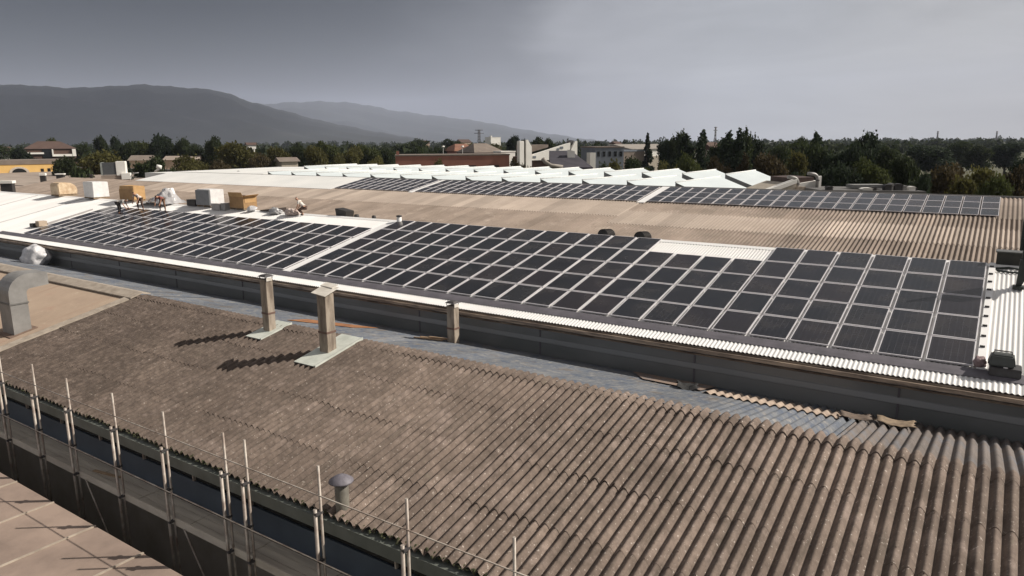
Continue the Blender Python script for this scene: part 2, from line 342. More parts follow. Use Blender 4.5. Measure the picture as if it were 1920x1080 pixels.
# ---- old brown corrugated building in the foreground
old = thing('warehouse', 'long low building with brown weathered corrugated roof in the foreground', 'building', (14, -9, -7))
NX0, NX1, NP = -3.5, 42, .255
corrugated('roof', NX0, NX1, bands(-13.05, -5.98, 4), zn, NP, .068, M_fibre, old, seg=14, ny=9, lap=.010, jit=.009, sharp=.62, ragged=.045, overlap=.06)
ampf = lambda X, Y: np.clip((X-22.5)/4, .06, 1)
corrugated('roof_slope', NX0, 26.6, [(-5.82, -.74)], zb, NP, .062, M_blue, old, seg=8, ny=14, jit=.002, sharp=.62, ampf=ampf, label='blue grey painted rear roof slope', ragged=0)
corrugated('roof_slope', 26.6, NX1, [(-5.82, -.74)], zb, NP, .062, M_bare, old, seg=10, ny=14, jit=.004, sharp=.62, label='bare grey brown rear roof slope', ragged=0)
# ridge capping: short corrugated saddle pieces
def capz(y): return np.minimum(zn(y), zb(y))+.022-.03*np.exp(-((y+5.9)/.10)**2)
corrugated('ridge_capping', NX0, NX1, [(-6.22, -5.62)], capz, NP, .064, M_fibre, old, seg=14, ny=9, sheet=4, jit=.010, sharp=.58, ragged=.03)
bv = []; bq = []
for y in (-12.6, -11.35, -10.9, -9.6, -9.1, -7.85, -7.35, -6.35):
    for k in range(int(6/NP), int(33/NP), 2):
        x = k*NP; s_ = .018; z = zn(y)+.068+.014; n_ = len(bv); yy = y+RNG.uniform(-.02, .02)
        for a in range(6): bv.append((x+s_*math.cos(a*PI/3), yy+s_*math.sin(a*PI/3), z-.01))
        bv.append((x, yy, z+.018)); bq += [(n_+a, n_+(a+1) % 6, n_+6) for a in range(6)]
put('fixing_bolts', raw_mesh('fixing_bolts', np.array(bv), np.array(bq), mat('rusty_bolt', (.09, .06, .045), .8)), old)['kind'] = 'stuff'
MB().box(NX0, NX1, -12.55, -12.3, -7.2, -2.25).build('wall', M_conc, old)
MB().box(NX0, NX1, -12.62, -12.555, -3.05, -2.3).build('window_band', M_glass, old)
MB().box(NX0, NX1, -12.66, -12.555, -3.95, -3.06).build('wall_panel', M_bluep, old)
g = MB(); g.prism([(-12.60, -2.12), (-13.16, -2.16), (-13.20, -2.13), (-13.20, -2.44), (-13.1, -2.5), (-12.60, -2.5)], 'x', NX0, NX1)
g.build('gutter', M_fascia, old)
g = MB()
for x in np.arange(-2, 41, 2.6): g.box(x, x+.05, -12.70, -12.622, -3.05, -2.5)
g.build('window_frame', M_steel, old)
# moss along the eave: small clumps stuck to the sheet ends
mv = []; mq = []
for i in range(900):
    x = RNG.uniform(0, 30); y = -13.05+RNG.uniform(-.03, .10)**1; z = zn(y)+.05*RNG.uniform(-.6, .6); s = RNG.uniform(.012, .035)
    n_ = len(mv)
    for dx, dy_, dz_ in ((-1, -1, 0), (1, -1, 0), (1, 1, .4), (-1, 1, .4), (0, 0, 1)): mv.append((x+dx*s, y+dy_*s, z+dz_*s))
    mq += [(n_, n_+1, n_+4), (n_+1, n_+2, n_+4), (n_+2, n_+3, n_+4), (n_+3, n_, n_+4)]
put('moss', raw_mesh('moss', np.array(mv), np.array(mq), mat('moss', (.045, .048, .018), .95, (.028, .03, .012), 8)), old)['kind'] = 'stuff'

# ---- tan roofed workshop left of it
tanb = thing('workshop', 'tan roofed building with pale edge flashings at the left of the brown roof', 'building', (-20, -9, -7))
corrugated('roof', -45, NX0-.02, bands(-13.05, -6.0, 1), lambda y: zn(y)+.05, .09, .010, M_tan, tanb, seg=6, ny=4, jit=.001, ragged=0, sheet=200)
g = MB(); yb0, yb1 = -13.1, -5.95
g.hexa([(-3.82, yb0, zn(yb0)+.02), (-3.36, yb0, zn(yb0)+.02), (-3.36, yb1, zn(yb1)+.02), (-3.82, yb1, zn(yb1)+.02), (-3.82, yb0, zn(yb0)+.13), (-3.36, yb0, zn(yb0)+.10), (-3.36, yb1, zn(yb1)+.10), (-3.82, yb1, zn(yb1)+.13)])
g.build('verge_flashing', M_flash, tanb)
g = MB(); g.hexa([(-45, -6.45, zn(-6.45)+.09), (-3.3, -6.45, zn(-6.45)+.09), (-3.3, -5.9, -.42), (-45, -5.9, -.42), (-45, -6.45, zn(-6.45)+.15), (-3.3, -6.45, zn(-6.45)+.15), (-3.3, -5.9, -.36), (-45, -5.9, -.36)])
g.hexa([(-45, -5.899, -.42), (-3.3, -5.899, -.42), (-3.3, -5.5, -.52), (-45, -5.5, -.52), (-45, -5.899, -.363), (-3.3, -5.899, -.363), (-3.3, -5.5, -.46), (-45, -5.5, -.46)])
g.build('ridge_flashing', M_flash, tanb)
corrugated('roof_slope', -45, NX0-.02, [(-5.85, -.74)], zb, .255, .006, M_blue, tanb, seg=4, ny=6, jit=.001, ragged=0, label='dull blue grey rear roof slope')
MB().box(-45, NX0-.1, -12.5, -12.3, -7.2, -2.3).build('wall', M_conc, tanb)

# ---- white roofed hall
white = thing('factory_hall', 'long hall with a bright white corrugated roof carrying two solar arrays', 'building', (0, 4, -7))
WX0, WX1 = -78, 44
corrugated('roof', WX0, WX1, [(-1.04, 8.15)], zw, .133, .017, M_white, white, seg=6, ny=8, jit=.0, lap=0, ragged=0, sharp=.9)
corrugated('roof_slope', WX0, WX1, [(8.25, 18.0)], zwb, .255, .03, M_grey_fibre, white, seg=5, ny=3, jit=.0, lap=0, ragged=0, label='grey rear roof slope')
g = MB(); g.prism([(7.95, zw(7.95)+.02), (8.2, zw(8.2)+.035), (8.45, zwb(8.45)+.02), (8.45, zwb(8.45)-.02), (8.2, zw(8.2)-.01), (7.95, zw(7.95)-.02)], 'x', WX0, WX1)
g.build('ridge_capping', M_white_flat, white)
MB().box(WX0, WX1, -.70, -.5, -7.2, -.26).build('wall', M_wall, white)
g = MB()
g.prism([(-.96, -.29), (-1.0, -.29), (-1.0, -.41), (-1.13, -.41), (-1.13, -.325), (-1.175, -.325), (-1.175, -.445), (-.96, -.445)], 'x', WX0, WX1); g.prism([(-.70, -.30), (-.955, -.31), (-.955, -.34), (-.70, -.34)], 'x', WX0, WX1)
g.build('gutter', M_gutter, white)
MB().prism([(-.702, -.60), (-.76, -.60), (-.78, -.63), (-.76, -.66), (-.702, -.66)], 'x', WX0, WX1).build('gutter_bracket_rail', M_gutter, white)
# paler strip along the wall: a highlight across the sheet put into the colour
MB().prism([(-.702, -.95), (-.735, -.97), (-.735, -1.15), (-.702, -1.17)], 'x', WX0, WX1).build('wall_highlight', mat('wall_highlight_sheet', (.30, .31, .32), .35, (.22, .23, .235), .4, stretch=(.3, 1, 1)), white)
for x in np.arange(-76.3, 44, 6.1): MB().box(x, x+.06, -.725, -.702, -1.7, -.5).build('wall_seam', M_tray, white)
g = MB(); g.hexa([(-.60, -.05, zw(-.05)+.022), (-.02, -.05, zw(-.05)+.022), (-.02, 8.3, zw(8.3)-.02), (-.60, 8.3, zw(8.3)-.02), (-.60, -.05, zw(-.05)+.05), (-.02, -.05, zw(-.05)+.05), (-.02, 8.12, zw(8.12)+.05), (-.60, 8.12, zw(8.12)+.05)])
g.build('walkway_strip', M_white_flat, white)
for x in (-71, -62.5, -54, -45.5, -37):
    MB().hexa([(x, -1.0, zw(-1.0)+.012), (x+.07, -1.0, zw(-1.0)+.012), (x+.07, 7.9, zw(7.9)+.012), (x, 7.9, zw(7.9)+.012), (x, -1.0, zw(-1.0)+.05), (x+.07, -1.0, zw(-1.0)+.05), (x+.07, 7.9, zw(7.9)+.05), (x, 7.9, zw(7.9)+.05)]).build('sheet_seam', mat('seam_strip', (.5, .49, .48), .6), white)
tray = MB(); tray.prism([(-.50, zw(-.50)+.018), (-.07, zw(-.07)+.018), (-.07, zw(-.07)+.06), (-.30, zw(-.30)+.055), (-.50, zw(-.50)+.03)], 'x', -33, 30.6)
tag(tray.build('cable_tray', M_tray), 'long dark grey tray running along the white eave below the solar panels', 'cable tray')
tray = None

# ---- grey roofed hall behind
grey = thing('factory_hall', 'long hall with a beige grey corrugated roof and a far row of solar panels', 'building', (0, 27, -7))
GX0, GX1, GP = -87, 44, .245
corrugated('roof', GX0, GX1, [(17.6, 20.35), ], zg, GP, .062, M_grey_fibre, grey, seg=8, ny=3, jit=.004, sharp=.9)
corrugated('roof_band', GX0, GX1, [(20.3, 25.1), (25.1, 29.2)], lambda y: zg(y)+.006, GP, .062, M_grey_fibre, grey, seg=8, ny=3, jit=.004, sharp=.9, lap=.006)
corrugated('roof_band', -60, 6.0, [(25.1, 29.22)], lambda y: zg(y)+.028, GP, .062, M_light_fibre, grey, seg=8, ny=3, jit=.004, sharp=.9, label='paler band of roof sheets at the left')
corrugated('roof_band', 6.0, GX1, [(23.2, 26.65)], lambda y: zg(y)+.028, GP, .062, M_light_fibre, grey, seg=8, ny=3, jit=.004, sharp=.9, label='paler band of roof sheets at the right')
corrugated('roof_band', -67, GX1, [(29.1, 34.3)], lambda y: zg(y)+.016, GP, .036, M_grey_fibre, grey, seg=6, ny=3, jit=.0, sharp=.75)
g = MB(); g.hexa([(-67, 28.9, zg(28.9)+.05), (-28.95, 28.9, zg(28.9)+.05), (-28.95, 34.3, zg(34.3)+.05), (-67, 34.3, zg(34.3)+.05), (-67, 28.9, zg(28.9)+.10), (-28.95, 28.9, zg(28.9)+.10), (-28.95, 34.3, zg(34.3)+.10), (-67, 34.3, zg(34.3)+.10)])
g.build('roof_sheet', M_whitefar, grey, label='white sheeting left of the far solar panels')
for x0, x1 in ((-18.25, -17.72), (5.72, 6.36)):
    MB().hexa([(x0, 29.0, zg(29)+.05), (x1, 29.0, zg(29)+.05), (x1, 34.3, zg(34.3)+.05), (x0, 34.3, zg(34.3)+.05), (x0, 29.0, zg(29)+.09), (x1, 29.0, zg(29)+.09), (x1, 34.3, zg(34.3)+.09), (x0, 34.3, zg(34.3)+.09)]).build('walkway_strip', M_white_flat, grey)
g = MB(); g.prism([(34.2, zg(34.2)+.02), (34.3, zg(34.3)+.12), (34.55, zg(34.3)+.12), (34.6, zg(34.3)-.3)], 'x', -67, GX1); g.build('ridge_capping', M_droof, grey)
g = MB(); g.prism([(17.6, zg(17.6)-.2), (34.5, zg(34.3)-.2), (34.5, -7.2), (17.6, -7.2)], 'x', -66.8, GX1-.2); g.prism([(17.6, zg(17.6)-.2), (28.5, zg(28.5)-.2), (28.5, -7.2), (17.6, -7.2)], 'x', GX0+.2, -66.85); g.build('wall', M_conc, grey)

# ---- sawtooth hall
saw = thing('sawtooth_hall', 'white factory hall with many parallel sawtooth roof ridges behind the far panels', 'building', (-30, 48, -7))
P_T = 4.585; XA = 5.90
H_T = 1.75
def tooth(k, ya, yb, za, zb_):
    xa = XA - P_T*k; w_ = P_T
    t = MB()
    t.add([(xa, ya, za), (xa+w_, ya, za-H_T), (xa+w_, yb, zb_-H_T), (xa, yb, zb_), (xa, ya, za-H_T-.3), (xa, yb, zb_-H_T-.3)], [(0, 1, 2, 3)], 0)
    t.add([(xa, ya+.02, za-.02), (xa+w_, ya+.02, za-H_T-.02), (xa, ya+.02, za-H_T-.02)], [(0, 2, 1)], 1)
    t.add([(xa, yb-.02, zb_-.02), (xa+w_, yb-.02, zb_-H_T-.02), (xa, yb-.02, zb_-H_T-.02)], [(0, 1, 2)], 1)
    t.add([(xa, ya, za), (xa, yb, zb_), (xa, yb, zb_-H_T), (xa, ya, za-H_T)], [(0, 1, 2, 3)], 1)
    o = t.build('roof_tooth', [M_saw, M_tray2], saw)
    c = MB(); c.tube([(xa+.03, ya-.03, za+.03), (xa+.03, yb+.03, zb_+.03)], .06, 6)
    c.build('ridge_trim', M_sawcap, o)
M_tray2 = mat('sawtooth_gable', (.17, .175, .175), .7, (.12, .125, .125), .8)
for k in range(-1, 13): 
    if k >= 0: tooth(k, 36.6, 48.6, 2.83, 2.83)
for k in range(0, 15): tooth(k, 50.2, 61, 2.98, 3.02)
MB().box(-78, 10.4, 36.5, 61.1, -7.2, 1.02).build('wall', M_plas, saw)
MB().hexa([(-78, 36.5, 1.03), (-50, 36.5, 1.03), (-50, 61, 1.03), (-78, 61, 1.03), (-78, 36.5, 2.2), (-50, 36.5, 2.55), (-50, 61, 2.75), (-78, 61, 2.3)]).build('flat_roof', M_whitefar, saw, label='flat white roof left of the teeth')

# ------------------------------------------------------------------ solar panels
def panel_proto(w, l, parts=True):
    f = MB(); b = .028; t = .045
    f.box(-w/2, w/2, -l/2, -l/2+b, 0, t); f.box(-w/2, w/2, l/2-b, l/2, 0, t)
    f.box(-w/2, -w/2+b, -l/2+b, l/2-b, 0, t); f.box(w/2-b, w/2, -l/2+b, l/2-b, 0, t)
    g = MB(); g.box(-w/2+b, w/2-b, -l/2+b, l/2-b, .006, t-.006)
    if parts:
        r_ = thing('solar_panel', None, 'solar panel')
        put('frame', f.mesh('frame', M_frame), r_); put('glass', g.mesh('glass', M_cells), r_)
        return r_
    b0 = len(f.v); f.v += g.v; f.f += [[i+b0 for i in q] for q in g.f]; f.m += [1]*len(g.f); f.sm += [False]*len(g.f)
    o = put('solar_panel', f.mesh('solar_panel', [M_frame, M_cells])); o['category'] = 'solar panel'; return o
ORD = ['', 'first', 'second', 'third', 'fourth', 'fifth', 'sixth', 'seventh', 'eighth', 'ninth', 'tenth', 'eleventh', 'twelfth', 'thirteenth', 'fourteenth', 'fifteenth', 'sixteenth', 'seventeenth', 'eighteenth', 'nineteenth', 'twentieth', 'twenty-first', 'twenty-second', 'twenty-third']
A_, B_ = 1.2684, 1.6693
CT, ST = math.cos(TH), math.sin(TH)
def set_panel(o, x, s, th, zoff, y0=0, z0=0):
    o.location = (x, y0+s*math.cos(th)-zoff*math.sin(th), z0+s*math.sin(th)+zoff*math.cos(th)); o.rotation_euler = (th+RNG.normal(0, .005), RNG.normal(0, .004), 0)
proto = panel_proto(1.172, 1.585); first = True
for i in range(23):
    for j in range(5):
        if j == 4 and 13 <= i <= 16: continue
        o = proto if first else copy_tree(proto); first = False
        set_panel(o, (i+.5)*A_, (j+.5)*B_, TH, .055)
        tag(o, f"dark solar panel in the large right array, {ORD[j+1]} row up, {ORD[i+1]} right of the walkway", 'solar panel', 'solar panels of the right array on the white roof')
for i in range(23):
    for j in range(4):
        o = copy_tree(proto); set_panel(o, -.62-(i+.5)*A_, (j+.5)*B_+.03, TH, .055)
        tag(o, f"dark solar panel in the left array, {ORD[j+1]} row up, {ORD[i+1]} left of the walkway", 'solar panel', 'solar panels of the left array on the white roof')
# far array: the nearest columns one by one, the rest as one sheet of panels
T10R = R(10); pf = panel_proto(.965, 1.515, False); ffirst = True
cols = [(6.42+(i+.5)*1.045, 'right of the gap', i+1) for i in range(22)] + [(5.68-(i+.5)*1.06, 'left of the gap', i+1) for i in range(10)]
s0 = (29.32-20)/math.cos(T10R)
for x, side, n_ in cols:
    for j in range(3):
        o = pf if ffirst else pf.copy()
        if not ffirst: COL.objects.link(o)
        ffirst = False
        set_panel(o, x, s0+(j+.5)*1.585, T10R, .10, 20, 0)
        tag(o, f"small solar panel on the far grey roof, {ORD[j+1]} row up, {ORD[n_]} {side}", 'solar panel', 'solar panels on the far grey roof')
rest = [5.68-(i+.5)*1.06 for i in range(10, 22)] + [-28.9+(i+.5)*1.06 for i in range(10)]
fv = []; ff = []; fm = []
src = pf.data; sv = np.array([v.co[:] for v in src.vertices]); sq = [list(p.vertices) for p in src.polygons]; smi = [p.material_index for p in src.polygons]
for x in rest:
    for j in range(3):
        s = s0+(j+.5)*1.585; b0 = len(fv)
        for v in sv: fv.append((x+v[0], 20+(s+v[1])*math.cos(T10R)-(.1+v[2])*math.sin(T10R), (s+v[1])*math.sin(T10R)+(.1+v[2])*math.cos(T10R)))
        ff += [[b0+a for a in q] for q in sq]; fm += smi
me = bpy.data.meshes.new('solar_panels'); me.from_pydata(fv, [], ff); me.materials.append(M_frame); me.materials.append(M_cells); me.polygons.foreach_set('material_index', fm)
tag(put('solar_panels', me), 'farther solar panels of the grey roof, left of the individually visible ones, down to the white sheeting', 'solar panels', None, 'stuff')
# mounting rails seen in the gaps and the clamps along the right edge
cl = thing('edge_trim', 'white edge strip with dark clamps down the right side of the near array', 'edge trim', (23*A_+.1, 4, zw(4)))
g = MB(); x0 = 23*A_+.03
g.hexa([(x0, .0, zw(0)+.03), (x0+.2, .0, zw(0)+.03), (x0+.2, 8.2, zw(8.2)+.03), (x0, 8.2, zw(8.2)+.03), (x0, 0, zw(0)+.07), (x0+.2, 0, zw(0)+.07), (x0+.2, 8.2, zw(8.2)+.07), (x0, 8.2, zw(8.2)+.07)])
g.build('strip', M_white_flat, cl)
for s in np.arange(.55, 7.9, .72):
    MB().box(x0+.02, x0+.15, s-.02, s+.03, zw(s)+.06, zw(s)+.125).build('clamp', M_darkcap, cl)

# ------------------------------------------------------------------ chimneys on the old roof
def chimney(label, x0, x1, y0, y1, ztop, plate, cap, slopez=zn):
    o = thing('chimney', label, 'chimney', ((x0+x1)/2, (y0+y1)/2, slopez((y0+y1)/2)), 'square flues on the old roof')
    g = MB(); zl = slopez(min(y0, y1))-.3
    g.box(x0, x1, y0, y1, zl, ztop)
    g.build('shaft', M_flue, o, bevel=.012)
    zc = zl+.3+(ztop-zl-.3)*.36
    MB().box(x0-.012, x1+.012, y0-.012, y1+.012, zc, zc+.07).build('joint_band', mat('band_rust', (.15, .09, .07), .7), o)
    if plate:
        px0, px1, ya, yb = plate; p_ = MB()
        h = .105
        p_.add([(px0, ya, slopez(ya)+h), (px1, ya, slopez(ya)+h), (px1, yb, slopez(yb)+h), (px0, yb, slopez(yb)+h), (px0, ya, slopez(ya)+h-.02), (px1, ya, slopez(ya)+h-.02), (px1, yb, slopez(yb)+h-.02), (px0, yb, slopez(yb)+h-.02)],
               [(0, 1, 2, 3), (4, 7, 6, 5), (0, 4, 5, 1), (1, 5, 6, 2), (2, 6, 7, 3), (3, 7, 4, 0)])
        p_.hexa([(px1-.02, ya, slopez(ya)+.02), (px1+.05, ya, slopez(ya)+.02), (px1+.05, yb, slopez(yb)+.02), (px1-.02, yb, slopez(yb)+.02), (px1-.02, ya, slopez(ya)+h+.02), (px1+.05, ya, slopez(ya)+h+.03), (px1+.05, yb, slopez(yb)+h+.03), (px1-.02, yb, slopez(yb)+h+.02)])
        p_.build('flashing_plate', M_plate, o)
    cap(o, x0, x1, y0, y1, ztop)
    return o
def cap_dark(o, x0, x1, y0, y1, z):
    g = MB(); e = .05
    for cx, cy in ((x0, y0), (x1, y0), (x1, y1), (x0, y1)): g.box(cx-.02 if cx == x1 else cx, cx if cx == x1 else cx+.02, cy-.02 if cy == y1 else cy, cy if cy == y1 else cy+.02, z, z+.10)
    g.hexa([(x0-e, y0-e, z+.10), (x1+e, y0-e, z+.10), (x1+e, y1+e, z+.10), (x0-e, y1+e, z+.10), (x0+.04, y0+.04, z+.17), (x1-.04, y0+.04, z+.17), (x1-.04, y1-.04, z+.17), (x0+.04, y1-.04, z+.17)])
    g.build('cap', M_darkcap, o)
    MB().box(x1+.005, x1+.03, y0+.02, y1-.05, z-.06, z+.06).build('trim', M_cap, o)
def cap_plate(o, x0, x1, y0, y1, z):
    g = MB(); e = .12; m_ = (y0+y1)/2
    a = [(x0-e, y0-e, z+.02), (x1+e+.02, y0-e, z-.04), (x1+e+.02, y1+e, z+.16), (x0-e, y1+e, z+.22)]
    g.hexa(a+[(p[0], p[1], p[2]+.022) for p in a])
    g.build('cap', M_cap, o)
    g = MB(); g.hexa([(x0-e-.05, y1-.05, z+.19), (x1, y1-.05, z+.15), (x1, y1+e+.1, z+.22), (x0-e-.05, y1+e+.1, z+.26), (x0-e-.05, y1-.05, z+.215), (x1, y1-.05, z+.175), (x1, y1+e+.1, z+.245), (x0-e-.05, y1+e+.1, z+.285)])
    g.build('cap_sheet', M_cap, o)
chimney('tall square flue with dark cap, farther left of the two on the brown roof slope', 6.50, 6.86, -6.66, -6.34, 1.38, (6.22, 7.08, -7.25, -5.80), cap_dark)
chimney('tall square flue with a tilted pale plate on top, right of the dark capped flue', 10.24, 10.66, -7.18, -6.78, 1.34, (9.92, 10.95, -8.05, -5.84), cap_plate)
chimney('short square flue standing against the dark wall under the white eave', 11.77, 12.13, -2.08, -1.76, .12, None, cap_dark, zb)

# big elbow duct on the tan roof
d = thing('duct', 'fat grey rectangular duct bending back over the tan roof at the left edge', 'duct', (-5, -10.3, -1.6))
x0, x1 = -5.75, -4.65
g = MB(); ri, ro = .18, .86; zc0 = .22
outer = [(-10.78, -1.7), (-10.78, zc0)]; inner = [(-10.10, -1.7), (-10.10, zc0)]
for t in np.linspace(0, PI/2, 10)[1:]:
    outer.append((-9.92-ro*math.cos(t), zc0+ro*math.sin(t)*.95)); inner.append((-9.92-ri*math.cos(t), zc0+ri*math.sin(t)*.95))
outer.append((-9.2, zc0+ro*.95-.05)); inner.append((-9.2, zc0+ri*.95+.06))
n_ = len(outer)
vs = [(x, p[0], p[1]) for x in (x0, x1) for p in outer+inner]
fs = []
for i in range(n_-1):
    for b in (0, 2*n_): fs.append((b+i, b+i+1, b+n_+i+1, b+n_+i))
    fs.append((i, i+1, 2*n_+i+1, 2*n_+i)); fs.append((n_+i, n_+i+1, 3*n_+i+1, 3*n_+i))
fs += [(n_-1, 2*n_-1, 4*n_-1, 3*n_-1), (0, n_, 3*n_, 2*n_)]
g.add(vs, fs); g.build('duct_body', M_galv, d)
g = MB(); g.box(x0-.03, x1+.03, -10.81, -10.07, -.22, -.16); g.build('flange', mat('duct_flange', (.15, .145, .135), .6), d)
g = MB(); g.hexa([(x0-.1, -11.0, zn(-11.0)+.06), (x1+.12, -11.0, zn(-11.0)+.06), (x1+.12, -9.9, zn(-9.9)+.06), (x0-.1, -9.9, zn(-9.9)+.06), (x0-.1, -11.0, zn(-11.0)+.09), (x1+.12, -11.0, zn(-11.0)+.09), (x1+.12, -9.9, zn(-9.9)+.09), (x0-.1, -9.9, zn(-9.9)+.09)]); g.build('base_plate', mat('dull_brown_plate', (.22, .15, .11), .85, (.15, .10, .075), 3), d)

# mushroom vent by the eave
v = thing('roof_vent', 'round mushroom vent with a violet grey cowl at the eave of the brown roof', 'roof vent', (17.26, -12.75, -2.0))
MB().lathe((17.26, -12.75, -2.2), [(.16, 0), (.16, .86), (.15, .87)], 20).build('pipe', mat('vent_pipe', (.20, .185, .15), .6, (.12, .11, .09), 3), v)
MB().lathe((17.26, -12.75, -1.34), [(.05, 0), (.22, -.02), (.29, .02), (.28, .05), (.15, .14), (.04, .18), (.001, .185)], 24).build('cowl', M_vent, v)

# sack by the wall
def lump(name, c, sx, sy, sz, material, seed, parent=None, cut=None, rough=.22, lobes=5, tp=.28):
    rg = np.random.default_rng(seed); bm = bmesh.new(); bmesh.ops.create_icosphere(bm, subdivisions=4, radius=1)
    ks = [(Vector(rg.normal(size=3)).normalized(), rg.uniform(2, 5), rg.uniform(0, 6)) for _ in range(lobes+4)]
    for v_ in bm.verts:
        p = v_.co.copy(); d_ = sum(math.sin(k.dot(p)*f*2+ph)/f for k, f, ph in ks)*rough
        d_ += (sum(abs(math.sin(k.dot(p)*f*2.6+ph)) for k, f, ph in ks[:6])-3.6)*rough*.22
        p *= 1+d_
        z = p.z
        if z < -.62: z = -.62-.03*(p.z+.62)
        w_ = 1-tp*max(0, z)
        v_.co = (c[0]+p.x*sx*w_, c[1]+p.y*sy*w_, c[2]+(z+.62)*sz)
    me_ = bpy.data.meshes.new(name); bm.to_mesh(me_); bm.free(); me_.materials.append(material); me_.polygons.foreach_set('use_smooth', [True]*len(me_.polygons))
    return put(name, me_, parent)
sack = lump('sack', (-23.9, -1.75, -1.47), 1.05, .80, .80, M_bag, 6, rough=.16, tp=.12)
tag(sack, 'bulging white plastic sack standing by the dark wall at the left', 'sack')

# debris on the blue slope
g = MB(); g.hexa([(5.3, -4.6, zb(-4.6)+.015), (7.6, -3.2, zb(-3.2)+.015), (7.9, -1.9, zb(-1.9)+.015), (5.0, -3.3, zb(-3.3)+.015), (5.3, -4.6, zb(-4.6)+.028), (7.6, -3.2, zb(-3.2)+.028), (7.9, -1.9, zb(-1.9)+.028), (5.0, -3.3, zb(-3.3)+.028)])
tag(g.build('metal_sheet', M_rust), 'rusty orange sheet lying on the blue grey roof strip behind the flues', 'metal sheet')
g = MB()
for k, (a, b, c_) in enumerate([(10.6, -2.75, .02), (10.7, -2.5, .05), (11.0, -2.3, .09)]):
    g.hexa([(a, b, zb(b)+c_), (a+1.0, b+.55, zb(b+.55)+c_), (a+.93, b+.70, zb(b+.7)+c_), (a-.07, b+.15, zb(b+.15)+c_), (a, b, zb(b)+c_+.03), (a+1.0, b+.55, zb(b+.55)+c_+.03), (a+.93, b+.70, zb(b+.7)+c_+.03), (a-.07, b+.15, zb(b+.15)+c_+.03)])
tag(g.build('timber_offcuts', M_wood), 'bleached timber offcuts lying at the foot of the short flue', 'timber')
def bent_sheet(name, label, cx, cy, lx, ly, curl, material, seed, rot=0, zoff=.05, cat='metal sheet', group=None):
    rg = np.random.default_rng(seed); n_ = 9
    U, W = np.meshgrid(np.linspace(-.5, .5, n_), np.linspace(-.5, .5, n_))
    J = 1+.10*rg.normal(size=U.shape)
    x = U*lx*J; y = W*ly*J; cz = curl*(U*U*2+W*.7)+.03*rg.normal(size=U.shape)*curl*4
    X = cx+x*math.cos(rot)-y*math.sin(rot); Y = cy+x*math.sin(rot)+y*math.cos(rot); Z = zb(Y)+zoff+cz
    me_ = grid_mesh(name, X, Y, Z, material); o = put(name, me_); m_ = o.modifiers.new('thick', 'SOLIDIFY'); m_.thickness = .012
    return tag(o, label, cat, group)
bent_sheet('roofing_scrap', 'curled dark scrap of torn roofing on the blue grey strip near its wall edge', 21.75, -2.5, .62, .5, .22, M_black, 2, .4, .07, 'roofing scrap')
bent_sheet('roofing_scrap', 'loose brown bent sheet, left of two lying against the wall at the right', 26.55, -2.25, .75, .55, .12, mat('brown_scrap', (.16, .115, .085), .8, (.09, .07, .055), 5), 4, .2, .10, 'roofing scrap')
bent_sheet('roofing_scrap', 'loose tan bent sheet with a black underside gap, right of the brown sheet', 27.55, -2.2, .95, .6, .12, mat('tan_scrap', (.27, .20, .13), .8, (.15, .11, .075), 5), 5, .1, .14, 'roofing scrap')
strip = thing('roofing_sheet', 'bare beige corrugated sheet strip along the wall edge of the blue grey slope', 'roofing sheet', (24, -2, zb(-2)))
corrugated('sheet', 22.3, 26.2, [(-2.75, -1.7)], lambda y: zb(y)+.035, NP, .040, mat('bare_beige_sheet', (.40, .32, .25), .9, (.22, .165, .13), 3), strip, seg=8, ny=5, jit=.012, sharp=.72, ragged=.05)
put('edge_patch', raw_mesh('edge_patch', np.array([(20.2, -2.35, zb(-2.35)+.05), (22.2, -2.5, zb(-2.5)+.05), (22.2, -1.0, zb(-1.0)+.05), (19.2, -1.0, zb(-1.0)+.05)]), np.array([[0, 1, 2, 3]]), mat('rusty_patch', (.25, .17, .12), .9, (.15, .13, .125), 2.5)), strip)

# ------------------------------------------------------------------ scaffold at the eave
sc = thing('scaffold', 'grey tube scaffold with plank deck and guard rail along the near eave', 'scaffold', (12, -13.5, -7))
for x in (-6.4, -3.85, -1.3, 1.2, 3.70, 5.97, 8.68, 11.28, 13.93, 14.78, 17.39, 20.0, 22.6, 25.2, 27.8):
    jx = RNG.uniform(-.02, .02)
    p_ = MB(); p_.tube([(x+jx, -13.50, -7.1), (x, -13.5, -.62+RNG.uniform(-.06, .06))], .032, 8)
    p_.tube([(x-.05, -13.62, -7.1), (x-.05, -13.62, -1.62)], .042, 8)
    o = p_.build('standard', M_steel, sc)
    for z in (-1.75, -2.9, -3.85): MB().box(x-.07, x+.035, -13.66, -13.46, z, z+.06).build('coupler', M_darkcap, o)
MB().tube([(-8, -13.53, -1.32), (30, -13.53, -1.30)], .016, 6).build('guard_rail', M_steel, sc)
MB().tube([(-8, -13.66, -2.85), (30, -13.66, -2.85)], .02, 6).build('ledger', M_steel, sc)
for i in range(3):
    g = MB()
    for xx in np.arange(-9, 31, 2.6): g.box(xx+.01, xx+2.58, -13.45+.26*i, -13.45+.26*i+.245, -3.90+.006*i, -3.85+.006*i+RNG.uniform(0, .01))
    g.build('plank', M_deck, sc)
MB().box(-9, 30, -13.50, -13.46, -3.96, -3.74).build('toe_board', M_deck, sc)
for xx in (6.5, 11.8, 16.8):
    MB().tube([(xx, -13.55, -3.9), (xx+2.0, -13.55, -7.0)], .022, 6).build('brace', M_steel, sc)
o = MB(); o.hexa([(6.2, -13.2, -3.83), (7.4, -13.0, -3.83), (7.38, -12.9, -3.83), (6.18, -13.1, -3.83), (6.2, -13.2, -3.80), (7.4, -13.0, -3.80), (7.38, -12.9, -3.80), (6.18, -13.1, -3.80)])
tag(o.build('board', M_wood), 'short loose board lying on the scaffold deck', 'board')
